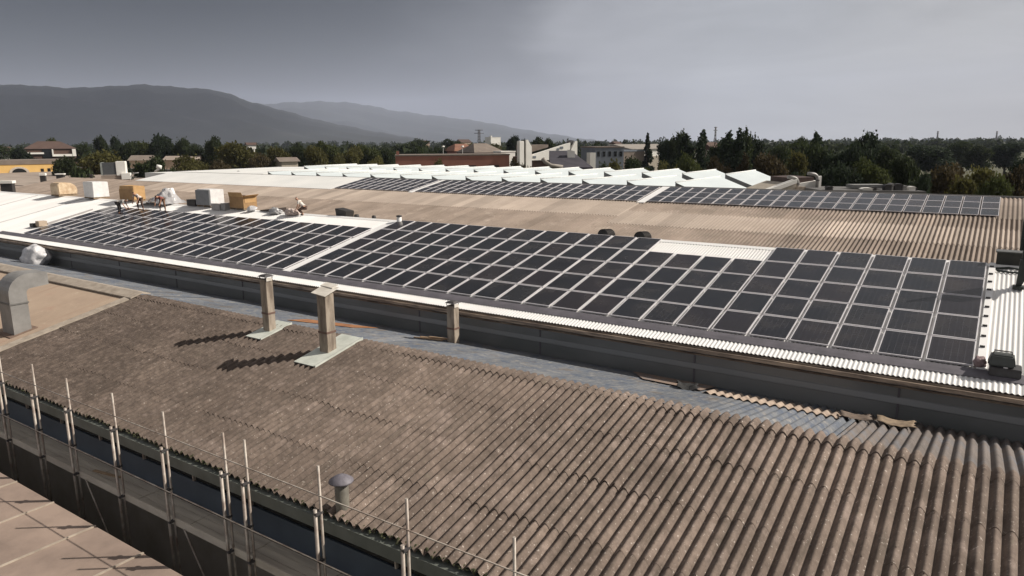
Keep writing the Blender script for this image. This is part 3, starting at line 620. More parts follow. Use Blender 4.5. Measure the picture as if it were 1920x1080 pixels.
# low peach roof in the lower left corner
an = thing('annex', 'low annex with a flat peach coloured roof in the lower left corner', 'building', (0, -22, -7))
MB().box(-25, 14.5, -40, -14.85, -7.1, -4.02).build('wall', M_conc, an)
MB().box(-25.1, 14.6, -40, -14.8, -4.01, -3.9).build('roof', M_peach, an)
g = MB()
for x in np.arange(-24, 14, 2.4): g.box(x, x+.05, -40, -14.8, -3.897, -3.86)
g.build('roof_seam', M_flash, an)

# ------------------------------------------------------------------ things at the right edge of the white roof
h = thing('hoist', 'dark green steel hoist post with foot plate at the right edge of the white roof', 'hoist', (30.12, 6.1, zw(6.1)))
MB().hexa([(30.02, 6.06, zw(6.1)+.05), (30.16, 6.06, zw(6.1)+.05), (30.16, 6.2, zw(6.1)+.05), (30.02, 6.2, zw(6.1)+.05), (30.06, 6.0, zw(6.1)+1.0), (30.5, 6.0, zw(6.1)+1.0), (30.5, 6.3, zw(6.1)+1.0), (30.06, 6.3, zw(6.1)+1.0)]).build('leg', M_hoist, h)
MB().box(29.94, 30.26, 5.9, 6.35, zw(6.1)+.02, zw(6.1)+.10).build('foot_plate', M_hoist, h)
MB().box(30.10, 30.85, 5.98, 6.5, zw(6.1)+1.0, zw(6.1)+1.9).build('housing', M_hoist, h, bevel=.03)
MB().box(30.00, 30.10, 6.1, 6.25, zw(6.1)+1.3, zw(6.1)+2.5).build('mast', M_hoist, h, bevel=.02)
MB().tube([(30.03, 6.2, zw(6.1)+2.45), (30.9, 6.6, zw(6.1)+2.75)], .05, 8).build('jib', M_hoist, h)
b = thing('box', 'black steel box sitting on the white roof ridge beside the hoist', 'box', (29.75, 8.4, 1.8))
MB().box(29.40, 30.3, 8.15, 8.75, 1.84, 2.28).build('body', mat('black_steel', (.02, .02, .016), .5, (.035, .033, .025), 3), b, bevel=.02)
MB().box(29.36, 30.34, 8.11, 8.79, 2.283, 2.33).build('lid', mat('lid_edge', (.10, .10, .09), .4), b, bevel=.01)
g = MB(); g.tube([(29.42, 7.7, zw(7.7)+.05), (29.8, 7.85, zw(7.85)+.05), (30.4, 7.75, zw(7.75)+.05)], .04, 8); g.tube([(29.45, 7.5, zw(7.5)+.05), (29.9, 7.42, zw(7.42)+.05), (30.35, 7.5, zw(7.5)+.05)], .035, 8)
tag(g.build('cables', M_hoist), 'black cable lengths lying across the white roof below the black box', 'cables')
c_ = thing('equipment_case', 'dark grey equipment case with a top handle on the eave tray at the right', 'case', (29.95, -.1, .05))
bz = zw(.1)+.06
MB().hexa([(29.50, -.34, bz-.1), (30.24, -.34, bz-.1), (30.24, .22, bz), (29.50, .22, bz), (29.50, -.32, bz+.14), (30.24, -.32, bz+.14), (30.24, .22, bz+.16), (29.50, .22, bz+.16)]).build('base', mat('case_base', (.05, .05, .052), .6, (.035, .03, .03), 4), c_, bevel=.02)
MB().hexa([(29.44, -.28, bz+.16), (30.10, -.28, bz+.16), (30.10, .26, bz+.18), (29.44, .26, bz+.18), (29.52, -.18, bz+.46), (30.04, -.18, bz+.46), (30.04, .2, bz+.48), (29.52, .2, bz+.48)]).build('lid', mat('case_lid', (.06, .065, .06), .55, (.045, .05, .046), 4), c_, bevel=.04)
MB().tube([(29.56, 0, bz+.46), (29.57, 0, bz+.55), (29.98, 0, bz+.55), (29.99, 0, bz+.46)], .02, 8).build('handle', M_darkcap, c_)
MB().box(29.82, 29.92, -.285, -.268, bz+.13, bz+.17).build('latch', M_frame, c_)
lump('cloth', (29.27, .12, zw(.1)+.05), .16, .14, .2, mat('pinkish_rag', (.33, .25, .25), .9, (.2, .14, .14), 8), 9)
tag(bpy.data.objects['cloth'], 'crumpled pinkish rag beside the dark equipment case', 'cloth')

# ------------------------------------------------------------------ packages along the white ridge
RZ = 8.2*TW
SHX = .55
def pallet(parent, x0, x1, y0, y1, z):
    g = MB()
    for k in range(3): xx = x0+(x1-x0-.1)*k/2; g.box(xx, xx+.1, y0, y1, z, z+.09)
    for k in range(6): yy = y0+(y1-y0-.1)*k/5; g.box(x0, x1, yy, yy+.1, z+.092, z+.115)
    g.build('pallet', M_pallet, parent)
def pack(label, xr_, yf, w_, d_, hgt, material, name='crate', cat='crate', bev=.03, top=None, group='packages along the ridge of the white roof', pal=True):
    xr = xr_+SHX; o = thing(name, label, cat, (xr-w_/2, yf+d_/2, RZ), group)
    z = RZ+.02
    if pal: pallet(o, xr-w_, xr, yf, yf+d_, z); z += .12
    g = MB(); rg = np.random.default_rng(int(abs(xr)*10)); j = lambda: rg.uniform(-.03, .03)
    g.hexa([(xr-w_, yf, z), (xr, yf, z), (xr, yf+d_, z), (xr-w_, yf+d_, z), (xr-w_+j(), yf+j(), z+hgt+j()), (xr+j(), yf+j(), z+hgt+j()), (xr+j(), yf+d_+j(), z+hgt+j()), (xr-w_+j(), yf+d_+j(), z+hgt+j())])
    g.build('load', material, o, bevel=bev)
    return o, z
pack('white wrapped pallet load with a grey shaded side on the roof ridge at left', -35.3, 7.7, 1.6, 1.35, 1.30, M_wrap)
o, z = pack('tall tan cardboard pallet box behind the middle bending worker', -29.3, 7.9, 2.1, 1.0, 1.12, M_card)
MB().box(-29.3-2.1-.01+SHX, -29.3+.01+SHX, 7.875, 7.89, z, z+.85).build('shade_face', M_cardd, o)  # darker front sheet: shade on that side put into the colour
o, z = pack('grey and white wrapped pallet load beside the open cardboard box', -18.9, 7.9, 1.7, 1.15, 1.15, M_wrap)
MB().box(-20.62+SHX, -18.95+SHX, 7.84, 7.865, z+.02, z+1.1).build('shade_face', mat('wrap_shade', (.22, .23, .24), .5), o)  # grey sheet over the front stands in for shade on that face
# rounded cream bundle
o = thing('bundle', 'rounded cream wrapped bundle at the far left end of the ridge packages', 'bundle', (-42, 8.4, RZ), 'packages along the ridge of the white roof')
poly = [(7.7, RZ+.14), (9.3, RZ+.14), (9.36, RZ+.6), (9.2, RZ+.95), (8.8, RZ+1.18), (8.3, RZ+1.25), (7.8, RZ+1.2), (7.68, RZ+1.0)]
MB().prism(poly, 'x', -42.4, -40.9).build('load', M_cream, o, bevel=.06); pallet(o, -42.4, -40.9, 7.7, 9.3, RZ+.02)
# open cardboard box with flaps
o = thing('cardboard_box', 'brown open cardboard box with raised flaps on the white ridge', 'box', (-15.4, 8.2, RZ), 'packages along the ridge of the white roof')
xr, yf, w_, d_, hh, z = -14.9+SHX, 7.8, 1.6, 1.1, .78, RZ+.14
pallet(o, xr-w_, xr, yf, yf+d_, RZ+.02)
g = MB(); t = .02
g.box(xr-w_, xr, yf, yf+t, z, z+hh); g.box(xr-w_, xr, yf+d_-t, yf+d_, z, z+hh); g.box(xr-w_, xr-w_+t, yf+t, yf+d_-t, z, z+hh); g.box(xr-t, xr, yf+t, yf+d_-t, z, z+hh); g.box(xr-w_+t, xr-t, yf+t, yf+d_-t, z, z+t)
g.build('body', M_cardd, o)
def flap(a, b, c, d2): 
    n_ = (Vector(b)-Vector(a)).cross(Vector(d2)-Vector(a)).normalized()*.012
    MB().hexa([a, b, c, d2]+[tuple(Vector(q)+n_) for q in (a, b, c, d2)]).build('flap', M_card, o)
flap((xr+.004, yf, z+hh), (xr+.004, yf+d_, z+hh), (xr+.30, yf+d_, z+hh+.16), (xr+.30, yf, z+hh+.12))
flap((xr-w_, yf-.004, z+hh), (xr, yf-.004, z+hh), (xr-.05, yf-.1, z+hh+.32), (xr-w_+.05, yf-.1, z+hh+.30))
flap((xr+.006, yf+.1, z+.36), (xr+.006, yf+d_-.1, z+.36), (xr+.012, yf+d_-.1, z+hh-.05), (xr+.012, yf+.1, z+hh-.05))
# clear sheet pile
o = thing('plastic_heap', 'peaked heap of crumpled clear plastic sheet behind the red topped worker', 'plastic heap', (-25.6, 8.4, RZ), 'packages along the ridge of the white roof')
bm = bmesh.new(); bmesh.ops.create_grid(bm, x_segments=40, y_segments=28, size=1)
rg = np.random.default_rng(21); ks = [(rg.normal(size=2)*4, rg.uniform(0, 6)) for _ in range(9)]
for v_ in bm.verts:
    x, y = v_.co.x, v_.co.y; hgt = max(0, 1-abs(x-.45)*(.75 if x < .45 else 1.9))*max(0, 1-abs(y)*.9)*1.5
    wv = sum(abs(math.sin(1.6*(k[0]*x+k[1]*y)+ph)) for k, ph in ks)/9-.6
    v_.co = (-25.4+x*1.9, 8.35+y*1.1, RZ+.05+hgt*.8+wv*.9*min(1, hgt+.2))
me_ = bpy.data.meshes.new('sheet'); bm.to_mesh(me_); bm.free(); me_.materials.append(M_plast); me_.polygons.foreach_set('use_smooth', [True]*len(me_.polygons)); put('sheet', me_, o)
MB().hexa([(-24.75, 7.75, RZ+.04), (-24.3, 7.9, RZ+.04), (-24.2, 9.0, RZ+.04), (-24.9, 9.0, RZ+.04), (-24.75, 8.1, RZ+1.15), (-24.65, 8.1, RZ+1.15), (-24.65, 8.9, RZ+1.2), (-24.8, 8.9, RZ+1.2)]).build('board', M_wrap, o)
def small(name, label, x0, x1, y0, y1, z0, hgt, m_, cat, lidm=None):
    o = thing(name, label, cat, ((x0+x1)/2, (y0+y1)/2, z0))
    MB().box(x0, x1, y0, y1, z0, z0+hgt).build('body', m_, o, bevel=.02)
    MB().box(x0-.02, x1+.02, y0-.02, y1+.02, z0+hgt+.002, z0+hgt+.04).build('lid', lidm or m_, o, bevel=.008)
    return o
M_dbox = mat('dark_plastic', (.035, .032, .03), .6)
small('crate', 'small dark crate just left of the grey wrapped pallet load', -21.4, -20.3, 7.9, 8.4, RZ+.02, .42, M_dbox, 'crate')
small('crate', 'low grey carton between the wrapped load and open cardboard box', -17.8, -16.8, 7.55, 8.0, RZ-.10, .42, mat('grey_carton', (.40, .38, .36), .8), 'carton')
small('crate', 'second low grey carton touching the open cardboard box', -16.7, -16.2, 7.6, 8.1, RZ-.08, .46, mat('grey_carton2', (.33, .32, .31), .8), 'carton')
lump('sack', (-13.6, 7.9, RZ-.05), .36, .32, .26, M_bag, 12); tag(bpy.data.objects['sack.001'], 'small white sack beside the right corner of the open cardboard box', 'sack')
# debris to the right of it
g = MB(); g.hexa([(-12.9, 8.0, RZ+.02), (-10.9, 8.0, RZ+.02), (-10.7, 8.5, RZ+.05), (-12.7, 8.5, RZ+.02), (-12.9, 8.0, RZ+.06), (-10.9, 8.0, RZ+.3), (-10.7, 8.5, RZ+.33), (-12.7, 8.5, RZ+.06)])
tag(g.build('tarpaulin', mat('dark_brown_tarp', (.06, .045, .038), .8)), 'dark brown folded tarpaulin lying on the white ridge left of the crouching worker', 'tarpaulin')
lump('plastic_wrap', (-11.0, 7.8, RZ-.06), .55, .32, .24, M_plast, 14); tag(bpy.data.objects['plastic_wrap'], 'crumpled pale plastic wrap in front of the dark tarpaulin', 'plastic wrap')
lump('sack', (-9.3, 7.8, RZ-.05), .5, .36, .27, mat('pinkish_white_sack', (.55, .46, .41), .7, (.4, .32, .28), 4), 15); tag(bpy.data.objects['sack.002'], 'pinkish white sack at the knees of the crouching worker', 'sack')
o = thing('roof_cowl', 'black square roof cowl poking over the white ridge, right of the crouching worker', 'roof cowl', (-5.3, 8.6, 1.75))
MB().hexa([(-5.75, 8.4, 1.75), (-4.9, 8.4, 1.75), (-4.9, 9.1, 1.65), (-5.75, 9.1, 1.65), (-5.8, 8.35, 2.30), (-4.8, 8.35, 2.14), (-4.8, 9.1, 2.14), (-5.8, 9.1, 2.30)]).build('hood', M_dbox, o, bevel=.03)
MB().box(-5.7, -4.95, 8.3, 8.36, 1.78, 1.84).build('sill', M_frame, o)
for x, r_, lb in ((-4.0, .16, 'small black pipe stub on the white ridge beside the square cowl'), (-2.5, .13, 'smaller black pipe stub on the ridge, left of the white capped pipe')):
    o = thing('pipe_stub', lb, 'pipe', (x, 8.5, 1.8), 'black pipe stubs on the ridge'); MB().lathe((x, 8.5, 1.72), [(r_, 0), (r_, .2), (r_*.8, .27), (.001, .29)], 14).build('pipe', M_dbox, o); MB().lathe((x, 8.5, 1.74), [(r_*1.4, 0), (r_*1.4, .05), (r_, .09)], 14).build('collar', M_darkcap, o)
o = thing('roof_vent', 'small white vent pipe with dark cap at the ridge by the walkway strip', 'roof vent', (.15, 7.9, 1.75))
MB().lathe((.15, 7.9, 1.7), [(.15, 0), (.14, .40), (.10, .42)], 16).build('pipe', M_white_flat, o); MB().lathe((.15, 7.9, 2.1), [(.04, 0), (.18, .02), (.17, .08), (.001, .11)], 16).build('cap', M_dbox, o)
for x, lb in ((13.2, 'black half round pipe mouth behind the white ridge, left one of the pair'), (15.15, 'black half round pipe mouth behind the white ridge, nearer the bare white sheets')):
    o = thing('pipe_mouth', lb, 'pipe', (x, 8.6, 1.75), 'black pipe mouths behind the white ridge')
    g = MB(); g.tube([(x, 8.42, 1.83), (x, 9.3, 1.75)], .27, 20); g.build('pipe', M_black, o)
    g = MB()
    for k in range(6): g.tube([(x, 8.45+k*.14, 1.83-.012*k), (x, 8.50+k*.14, 1.825-.012*k)], .295, 20)
    g.build('ribs', mat('black_ribbed_hose', (.03, .024, .02), .6), o)
# rail bundle at the left of the left array
o = thing('rail_bundle', 'small stack of beige boxes and a grey rail left of the left array', 'rail bundle', (-30.6, 1.6, .35))
MB().box(-30.75, -30.2, 1.3, 1.9, zw(1.6)+.02, zw(1.6)+.42).build('box', mat('beige_box', (.45, .36, .27), .8), o, bevel=.02)
MB().box(-31.4, -30.8, 1.15, 1.6, zw(1.35)+.02, zw(1.35)+.28).build('box', M_dbox, o, bevel=.02)
MB().hexa([(-30.5, 2.0, zw(2)+.02), (-30.35, 2.0, zw(2)+.02), (-30.75, 5.6, zw(5.6)+.02), (-30.9, 5.6, zw(5.6)+.02), (-30.5, 2.0, zw(2)+.14), (-30.35, 2.0, zw(2)+.14), (-30.75, 5.6, zw(5.6)+.10), (-30.9, 5.6, zw(5.6)+.10)]).build('rail', mat('grey_rail', (.34, .32, .31), .6), o)
MB().box(-30.0, -29.92, -.2, 4.7, zw(2.2)-.54, zw(2.2)-.5).build('rail', M_white_flat, o).location = (0, 0, 0)

# ------------------------------------------------------------------ people
def skin_mesh(name, pts, edges, root, material, parent, sub=2):
    """pts: {key: (xyz, radius)}; grows one continuous surface"""
    keys = list(pts); ix = {k: i for i, k in enumerate(keys)}
    me_ = bpy.data.meshes.new(name); me_.from_pydata([pts[k][0] for k in keys], [(ix[a], ix[b]) for a, b in edges], [])
    me_.materials.append(material); o = bpy.data.objects.new(name, me_); COL.objects.link(o); o.parent = parent
    m_ = o.modifiers.new('skin', 'SKIN'); m_.use_smooth_shade = True
    lay = me_.skin_vertices[0].data if me_.skin_vertices else None
    if lay is None:
        bm_ = bmesh.new(); bm_.from_mesh(me_); bm_.verts.layers.skin.verify(); bm_.to_mesh(me_); bm_.free(); lay = me_.skin_vertices[0].data
    for k in keys:
        lay[ix[k]].radius = (pts[k][1], pts[k][1]) if not isinstance(pts[k][1], tuple) else pts[k][1]
        lay[ix[k]].use_root = (k == root)
    s_ = o.modifiers.new('sub', 'SUBSURF'); s_.levels = sub-1; s_.render_levels = sub-1
    return o
def person(label, loc, heading, lean, knee, top, trousers, bare=False, reach=.35, hairc=(.03, .02, .015), crouch=0.0, hat=None):
    """faces local +Y; lean = trunk angle from upright; knee = bend; crouch lowers the hips"""
    o = thing('person', label, 'person', loc); o.rotation_euler = (0, 0, heading)
    hz = .90-.42*crouch; hy = -.10*math.sin(lean)-.12*crouch
    pel = Vector((0, hy, hz)); ax = Vector((0, math.sin(lean), math.cos(lean))); nrm = Vector((0, math.cos(lean), -math.sin(lean)))
    P = {'pel': (pel, (.13, .105)), 'waist': (pel+ax*.18, (.125, .10)), 'chest': (pel+ax*.38, (.15, .11)), 'collar': (pel+ax*.50, (.10, .08)), 'neck': (pel+ax*.58+nrm*.01, .052)}
    hd = (ax*.75+nrm*.15+Vector((0, .1, .35))).normalized() if lean < 1.2 else (ax+nrm*.1).normalized()
    n0 = P['neck'][0]; fwd = (nrm-hd*nrm.dot(hd)).normalized()
    P['jaw'] = (n0+hd*.07+fwd*.025, (.062, .07)); P['head'] = (n0+hd*.14+fwd*.01, (.078, .092)); P['crown'] = (n0+hd*.205, (.060, .072)); P['nose'] = (n0+hd*.11+fwd*.105, .014); 
    E_ = [('pel', 'waist'), ('waist', 'chest'), ('chest', 'collar'), ('collar', 'neck'), ('neck', 'jaw'), ('jaw', 'head'), ('head', 'crown'), ('head', 'nose')]
    for sgn, sd_ in ((-1, 'l'), (1, 'r')):
        ear = n0+hd*.135+Vector((sgn*.088, 0, 0)); P['ear'+sd_] = (ear, (.012, .022)); E_.append(('head', 'ear'+sd_))
        sh = pel+ax*.47+Vector((sgn*.19, 0, 0)); P['sh'+sd_] = (sh, .060)
        dn = Vector((sgn*.10, .25*reach+.05, -1)).normalized() if lean > .35 else Vector((sgn*.2, .25, -1)).normalized()
        el = sh+dn*.29; P['el'+sd_] = (el, .042); d2 = Vector((-sgn*.12, reach*1.1+.1, -1)).normalized()
        wr = el+d2*.26; P['wr'+sd_] = (wr, .028); pm = wr+d2*.07; P['pm'+sd_] = (pm, (.040, .020))
        E_ += [('collar', 'sh'+sd_), ('sh'+sd_, 'el'+sd_), ('el'+sd_, 'wr'+sd_), ('wr'+sd_, 'pm'+sd_)]
        for q in range(4):
            off = Vector((sgn*(-.028+.019*q), .012, 0)); f1 = pm+d2*.035+off; f2 = f1+d2*(.035+.006*(q in (1, 2)))+Vector((0, .012, 0))+off*.15
            P[f'f{q}a'+sd_] = (f1, .010); P[f'f{q}b'+sd_] = (f2, .008); E_ += [('pm'+sd_, f'f{q}a'+sd_), (f'f{q}a'+sd_, f'f{q}b'+sd_)]
        th_ = wr+d2*.035+Vector((-sgn*.045, .03, 0)); P['tha'+sd_] = (th_, .011); P['thb'+sd_] = (th_+d2*.03+Vector((-sgn*.008, .01, 0)), .009); E_ += [('wr'+sd_, 'tha'+sd_), ('tha'+sd_, 'thb'+sd_)]
        hip = pel+Vector((sgn*.10, 0, -.06)); st = .17
        an_ = Vector((sgn*st, -.06+.12*sgn*.5, .09)); mid = (hip+an_)/2+Vector((sgn*.03, knee*.28+crouch*.30, .02+crouch*.06))
        P['hip'+sd_] = (hip, .098); P['kn'+sd_] = (mid, .062); P['an'+sd_] = (an_, .044); P['he'+sd_] = (an_+Vector((0, -.02, -.055)), .036); P['to'+sd_] = (an_+Vector((sgn*.03, .17, -.062)), .028)
        E_ += [('pel', 'hip'+sd_), ('hip'+sd_, 'kn'+sd_), ('kn'+sd_, 'an'+sd_), ('an'+sd_, 'he'+sd_), ('he'+sd_, 'to'+sd_)]
    skin_mesh('body', P, E_, 'pel', M_skin, o)
    def sub(keys, k, name, material, root, extra=None):
        Q = {q: (P[q][0] if not (extra and q in extra) else extra[q], tuple(x*k for x in P[q][1]) if isinstance(P[q][1], tuple) else P[q][1]*k) for q in keys}
        skin_mesh(name, Q, [e for e in E_ if e[0] in Q and e[1] in Q], root, material, o)
    tr = ['pel', 'hipl', 'hipr', 'knl', 'knr', 'anl', 'anr']
    sub(tr, 1.22, 'trousers', trousers, 'pel', {'anl': P['anl'][0]+Vector((0, 0, .03)), 'anr': P['anr'][0]+Vector((0, 0, .03))})
    if not bare:
        half = {('el'+s_): P['sh'+s_][0].lerp(P['el'+s_][0], .75) for s_ in 'lr'}
        sub(['pel', 'waist', 'chest', 'collar', 'shl', 'shr', 'ell', 'elr'], 1.20, 'shirt', top, 'waist', {**half, 'pel': P['pel'][0]+ax*.05})
    for s_ in 'lr': sub(['he'+s_, 'to'+s_], 1.45, 'shoe', M_dbox, 'he'+s_)
    hm = mat('hair_%d' % int(hairc[0]*1000), hairc, .8)
    Hq = {'a': (n0+hd*.165-fwd*.03, (.088, .088)), 'b': (n0+hd*.225-fwd*.005, (.066, .075))}
    skin_mesh('hair' if hat is None else 'cap', Hq, [('a', 'b')], 'a', hat or hm, o)
    return o
M_shirt1 = mat('grey_shirt', (.36, .34, .32), .9, (.28, .27, .25), 6); M_tr1 = mat('dark_trousers', (.045, .038, .035), .9)
M_shirt2 = mat('white_shirt', (.62, .55, .50), .9, (.5, .44, .4), 6); M_tr2 = mat('brown_trousers', (.10, .06, .045), .9)
M_shirt3 = mat('red_top', (.22, .06, .045), .9, (.17, .05, .04), 6); M_tr3 = mat('tan_trousers', (.20, .115, .07), .9)
dirh = lambda dx, dy: math.atan2(-dx, dy)
def zpan(y): return zw(y)+.135
person('person in grey shirt and dark trousers bending rightwards over the left array', (-25.5, 5.0, zpan(5.0)), dirh(.83, .56), 1.35, .25, M_shirt1, M_tr1, reach=.5, hat=mat('pale_cap', (.45, .48, .42), .8))
person('person in pale shirt and dark trousers stooping in front of the tan box', (-24.75, 6.15, zpan(6.15)), dirh(.35, -.94), 1.0, .25, M_shirt2, M_tr2, reach=.3)
person('person in red top with tan legs bending towards us at the array edge', (-22.0, 6.30, zpan(6.3)), dirh(.45, -.9), 1.25, .2, M_shirt3, M_tr3, reach=.45)
person('person in white top crouching at the ridge, right of the open box', (-8.4, 7.9, zw(7.9)+.02), dirh(-.83, -.5), .7, .3, mat('bright_white_top', (.72, .68, .62), .9), M_tr2, reach=.5, crouch=.85)

# ------------------------------------------------------------------ far left roof with machines
fl = thing('flat_roof_building', 'low brown grey roofed building beyond the left end of the white roof', 'building', (-95, 30, -7))
MB().box(-150, -87.4, 16, 60, -7.1, .34).build('wall', M_beige, fl)
MB().hexa([(-150.2, 15.8, .35), (-87.3, 15.8, .35), (-87.3, 60.2, .75), (-150.2, 60.2, .75), (-150.2, 15.8, .5), (-87.3, 15.8, .5), (-87.3, 60.2, .9), (-150.2, 60.2, .9)]).build('roof', M_groof, fl)
MB().hexa([(-149, 24, .62), (-88, 24, .62), (-88, 34, .70), (-149, 34, .70), (-149, 24, .66), (-88, 24, .66), (-88, 34, .75), (-149, 34, .75)]).build('roof_strip', M_light_fibre, fl)
MB().box(-150, -87.4, 57, 58.6, .95, 1.5).build('parapet', M_droof, fl)
ac = thing('air_handler', 'white rooftop air handling unit with a dark louvred side at far left', 'air handler', (-76, 37, 2.3))
q = at(195, 333, 116); 
TURN = [0.0]          # how far a far building's front is turned towards the sun side
def camdir(p, a, b, c):
    t = TURN[0]; e = YAW-t; k = 1/math.cos(t)
    return Vector(p)+Vector((math.cos(e), -math.sin(e), 0))*a*k+Vector((math.sin(e), math.cos(e), 0))*b+Vector((0, 0, c))
def cbox(p, a0, a1, b0, b1, c0, c1, mb=None):
    m_ = mb or MB(); pts = [camdir(p, a, b, c) for c in (c0, c1) for a, b in ((a0, b0), (a1, b0), (a1, b1), (a0, b1))]
    return m_.hexa(pts)
pb = at(215, 333, 115)
TURN[0] = R(20)
MB_ = cbox(pb, -1.5, .3, 0, 1.8, .45, 2.35); MB_.build('louvre_section', mat('dark_louvre', (.05, .055, .06), .6, (.09, .095, .1), 3, stretch=(1, 1, 8)), ac)
cbox(pb, -1.75, -1.51, -.05, 1.8, .4, 2.4).build('side_panel', mat('grey_green_panel', (.28, .30, .28), .6), ac)
cbox(pb, .31, 1.6, -.1, 1.8, .3, 2.55).build('fan_section', M_plas, ac, bevel=.05)
cbox(pb, 1.0, 2.2, -.6, .9, -.3, .7).build('duct_section', M_plas, ac, bevel=.03)
cbox(pb, -1.8, 2.0, 0, 1.8, -2.0, .29).build('base', M_groof, ac)
TURN[0] = R(15)
def roofbit(name, label, px, py, t, w_, hgt, cat, m1, m2, base=.8):
    p = at(px, py, t); o = thing(name, label, cat, tuple(p))
    cbox(p, -w_/2, w_/2, 0, w_*.8, -base, hgt*.6).build('body', m1, o, bevel=.02)
    cbox(p, -w_*.6, w_*.6, -w_*.1, w_*.9, hgt*.6+.003, hgt).build('cap', m2, o, bevel=.02)
roofbit('roof_vent', 'dark box vent with pale lid on the far left roof, left one of two', 80, 336, 110, .7, .9, 'roof vent', M_dbox, M_plas)
roofbit('roof_vent', 'dark low box vent with pale lid right of its twin at far left', 112, 331, 112, 1.0, .45, 'roof vent', M_dbox, M_plas)
roofbit('roof_vent', 'small dark stub vent just left of the air handler', 171, 334, 112, .35, .6, 'roof vent', M_dbox, M_darkcap)
roofbit('roof_vent', 'white and black box vent at the left frame edge', 12, 352, 95, 1.3, .9, 'roof vent', M_dbox, M_plas)
o = thing('roof_fan', 'pale roof fan on a dark stand behind the white flat roof', 'roof fan', tuple(at(297, 326, 120)))
p = at(297, 326, 120); cbox(p, -.6, .6, 0, .8, -1, .25).build('stand', M_dbox, o); m_ = MB(); m_.tube([camdir(p, -.5, 0, .3), camdir(p, .1, 0, .75), camdir(p, .4, 0, 1.2)], .2, 10); m_.build('arm', M_plas, o); m_ = MB(); m_.tube([camdir(p, -.15, 0, 1.25), camdir(p, .55, 0, 1.05)], .33, 12); m_.build('fan_head', M_plas, o)
o = thing('pipe_loop', 'thin grey pipe bow standing on the white roof at left', 'pipe', tuple(at(255, 338, 112))); p = at(252, 338, 112)
m_ = MB(); m_.tube([camdir(p, -.4, 0, -.6), camdir(p, -.4, 0, .7), camdir(p, -.2, 0, 1.05), camdir(p, .7, 0, 1.15)], .07, 8); m_.build('pipe', M_galv, o)
m_ = MB(); m_.lathe(tuple(camdir(p, -.4, 0, -.6)), [(.2, 0), (.2, .1), (.08, .15)], 10); m_.build('collar', M_galv, o)
for px, lb in ((381, 'thin dark mast on the white roof, left one'), (447, 'short grey mast on the white roof behind the sheeting')):
    p = at(px, 338 if px < 400 else 324, 105); o = thing('mast', lb, 'mast', tuple(p)); m_ = MB(); m_.tube([camdir(p, 0, 0, -1), camdir(p, 0, 0, 1.0 if px < 400 else .3)], .06, 6); m_.build('pole', M_dbox, o); cbox(p, -.2, .2, 0, .3, .55 if px < 400 else 0, .8 if px < 400 else .25).build('bracket', M_galv, o)

TURN[0] = R(8)
# ---- white block with bent pipes at the right end of the sawtooth hall
wb = thing('plant_room', 'white walled plant room with brown roof edge right of the sawtooth ridges', 'building', tuple(at(1500, 350, 66)-np.array([0, 0, 8])))
p = at(1490, 362, 66)
m_ = MB(); pts = [(-3.6, -.2), (2.15, -.2), (2.15, 1.05), (2.0, 1.05), (-.2, .62), (-.2, .9), (-3.6, .2)]
def cprism(p, poly, b0, b1):
    n = len(poly); vs = [camdir(p, a, b0, c) for a, c in poly]+[camdir(p, a, b1, c) for a, c in poly]
    return MB().add(vs, [tuple(range(n)), tuple(range(n, 2*n))[::-1]]+[(i, (i+1) % n, n+(i+1) % n, n+i) for i in range(n)])
cprism(p, [(-.15, -8), (2.15, -8), (2.15, 1.12), (-.15, .80)], 0, 5).build('wall', M_plas, wb)
cprism(p, [(-3.4, -.1), (-.3, .95), (-.25, 1.32), (-3.4, .30)], -.8, -.1).build('fascia', M_plas, wb)
cprism(p, [(-3.3, -8), (-.3, -8), (-.3, .92), (-3.3, -.12)], -.75, 4.9).build('side_wall', M_beige, wb)
cprism(p, [(-.1, .80), (1.95, 1.05), (1.95, 1.42), (-.1, 1.35)], .3, 4.5).build('roof_edge', mat('dark_brown_edge', (.06, .035, .028), .8), wb)
cprism(p, [(-.35, -.3), (.55, -.3), (.55, .62), (-.35, .62)], -.9, -.03).build('door_hood', M_flue, wb)
cprism(p, [(2.02, .0), (2.35, .0), (2.35, 1.55), (2.02, 1.45)], -.3, -.02).build('corner_post', M_plas, wb)
for dx, dz, lb in ((-.05, .95, 'left bent grey exhaust pipe rising from the white plant room'), (1.85, 1.25, 'right taller bent grey exhaust pipe at the plant room corner')):
    o = thing('exhaust_pipe', lb, 'pipe', tuple(camdir(p, dx, -.4, 0)), 'bent exhaust pipes')
    m_ = MB(); pts = [camdir(p, dx, -.5, -.3), camdir(p, dx, -.5, dz)]
    for t in np.linspace(0, PI/2, 7)[1:]: pts.append(camdir(p, dx-.55*(1-math.cos(t)), -.5, dz+.5*math.sin(t)))
    pts.append(camdir(p, dx-1.0, -.5, dz+.55)); m_.tube(pts, .15, 12); m_.build('pipe', M_galv, o)
    m_ = MB(); m_.tube([camdir(p, dx, -.5, dz-.12), camdir(p, dx, -.5, dz-.02)], .19, 12); m_.build('collar', M_darkcap, o)
TURN[0] = 0
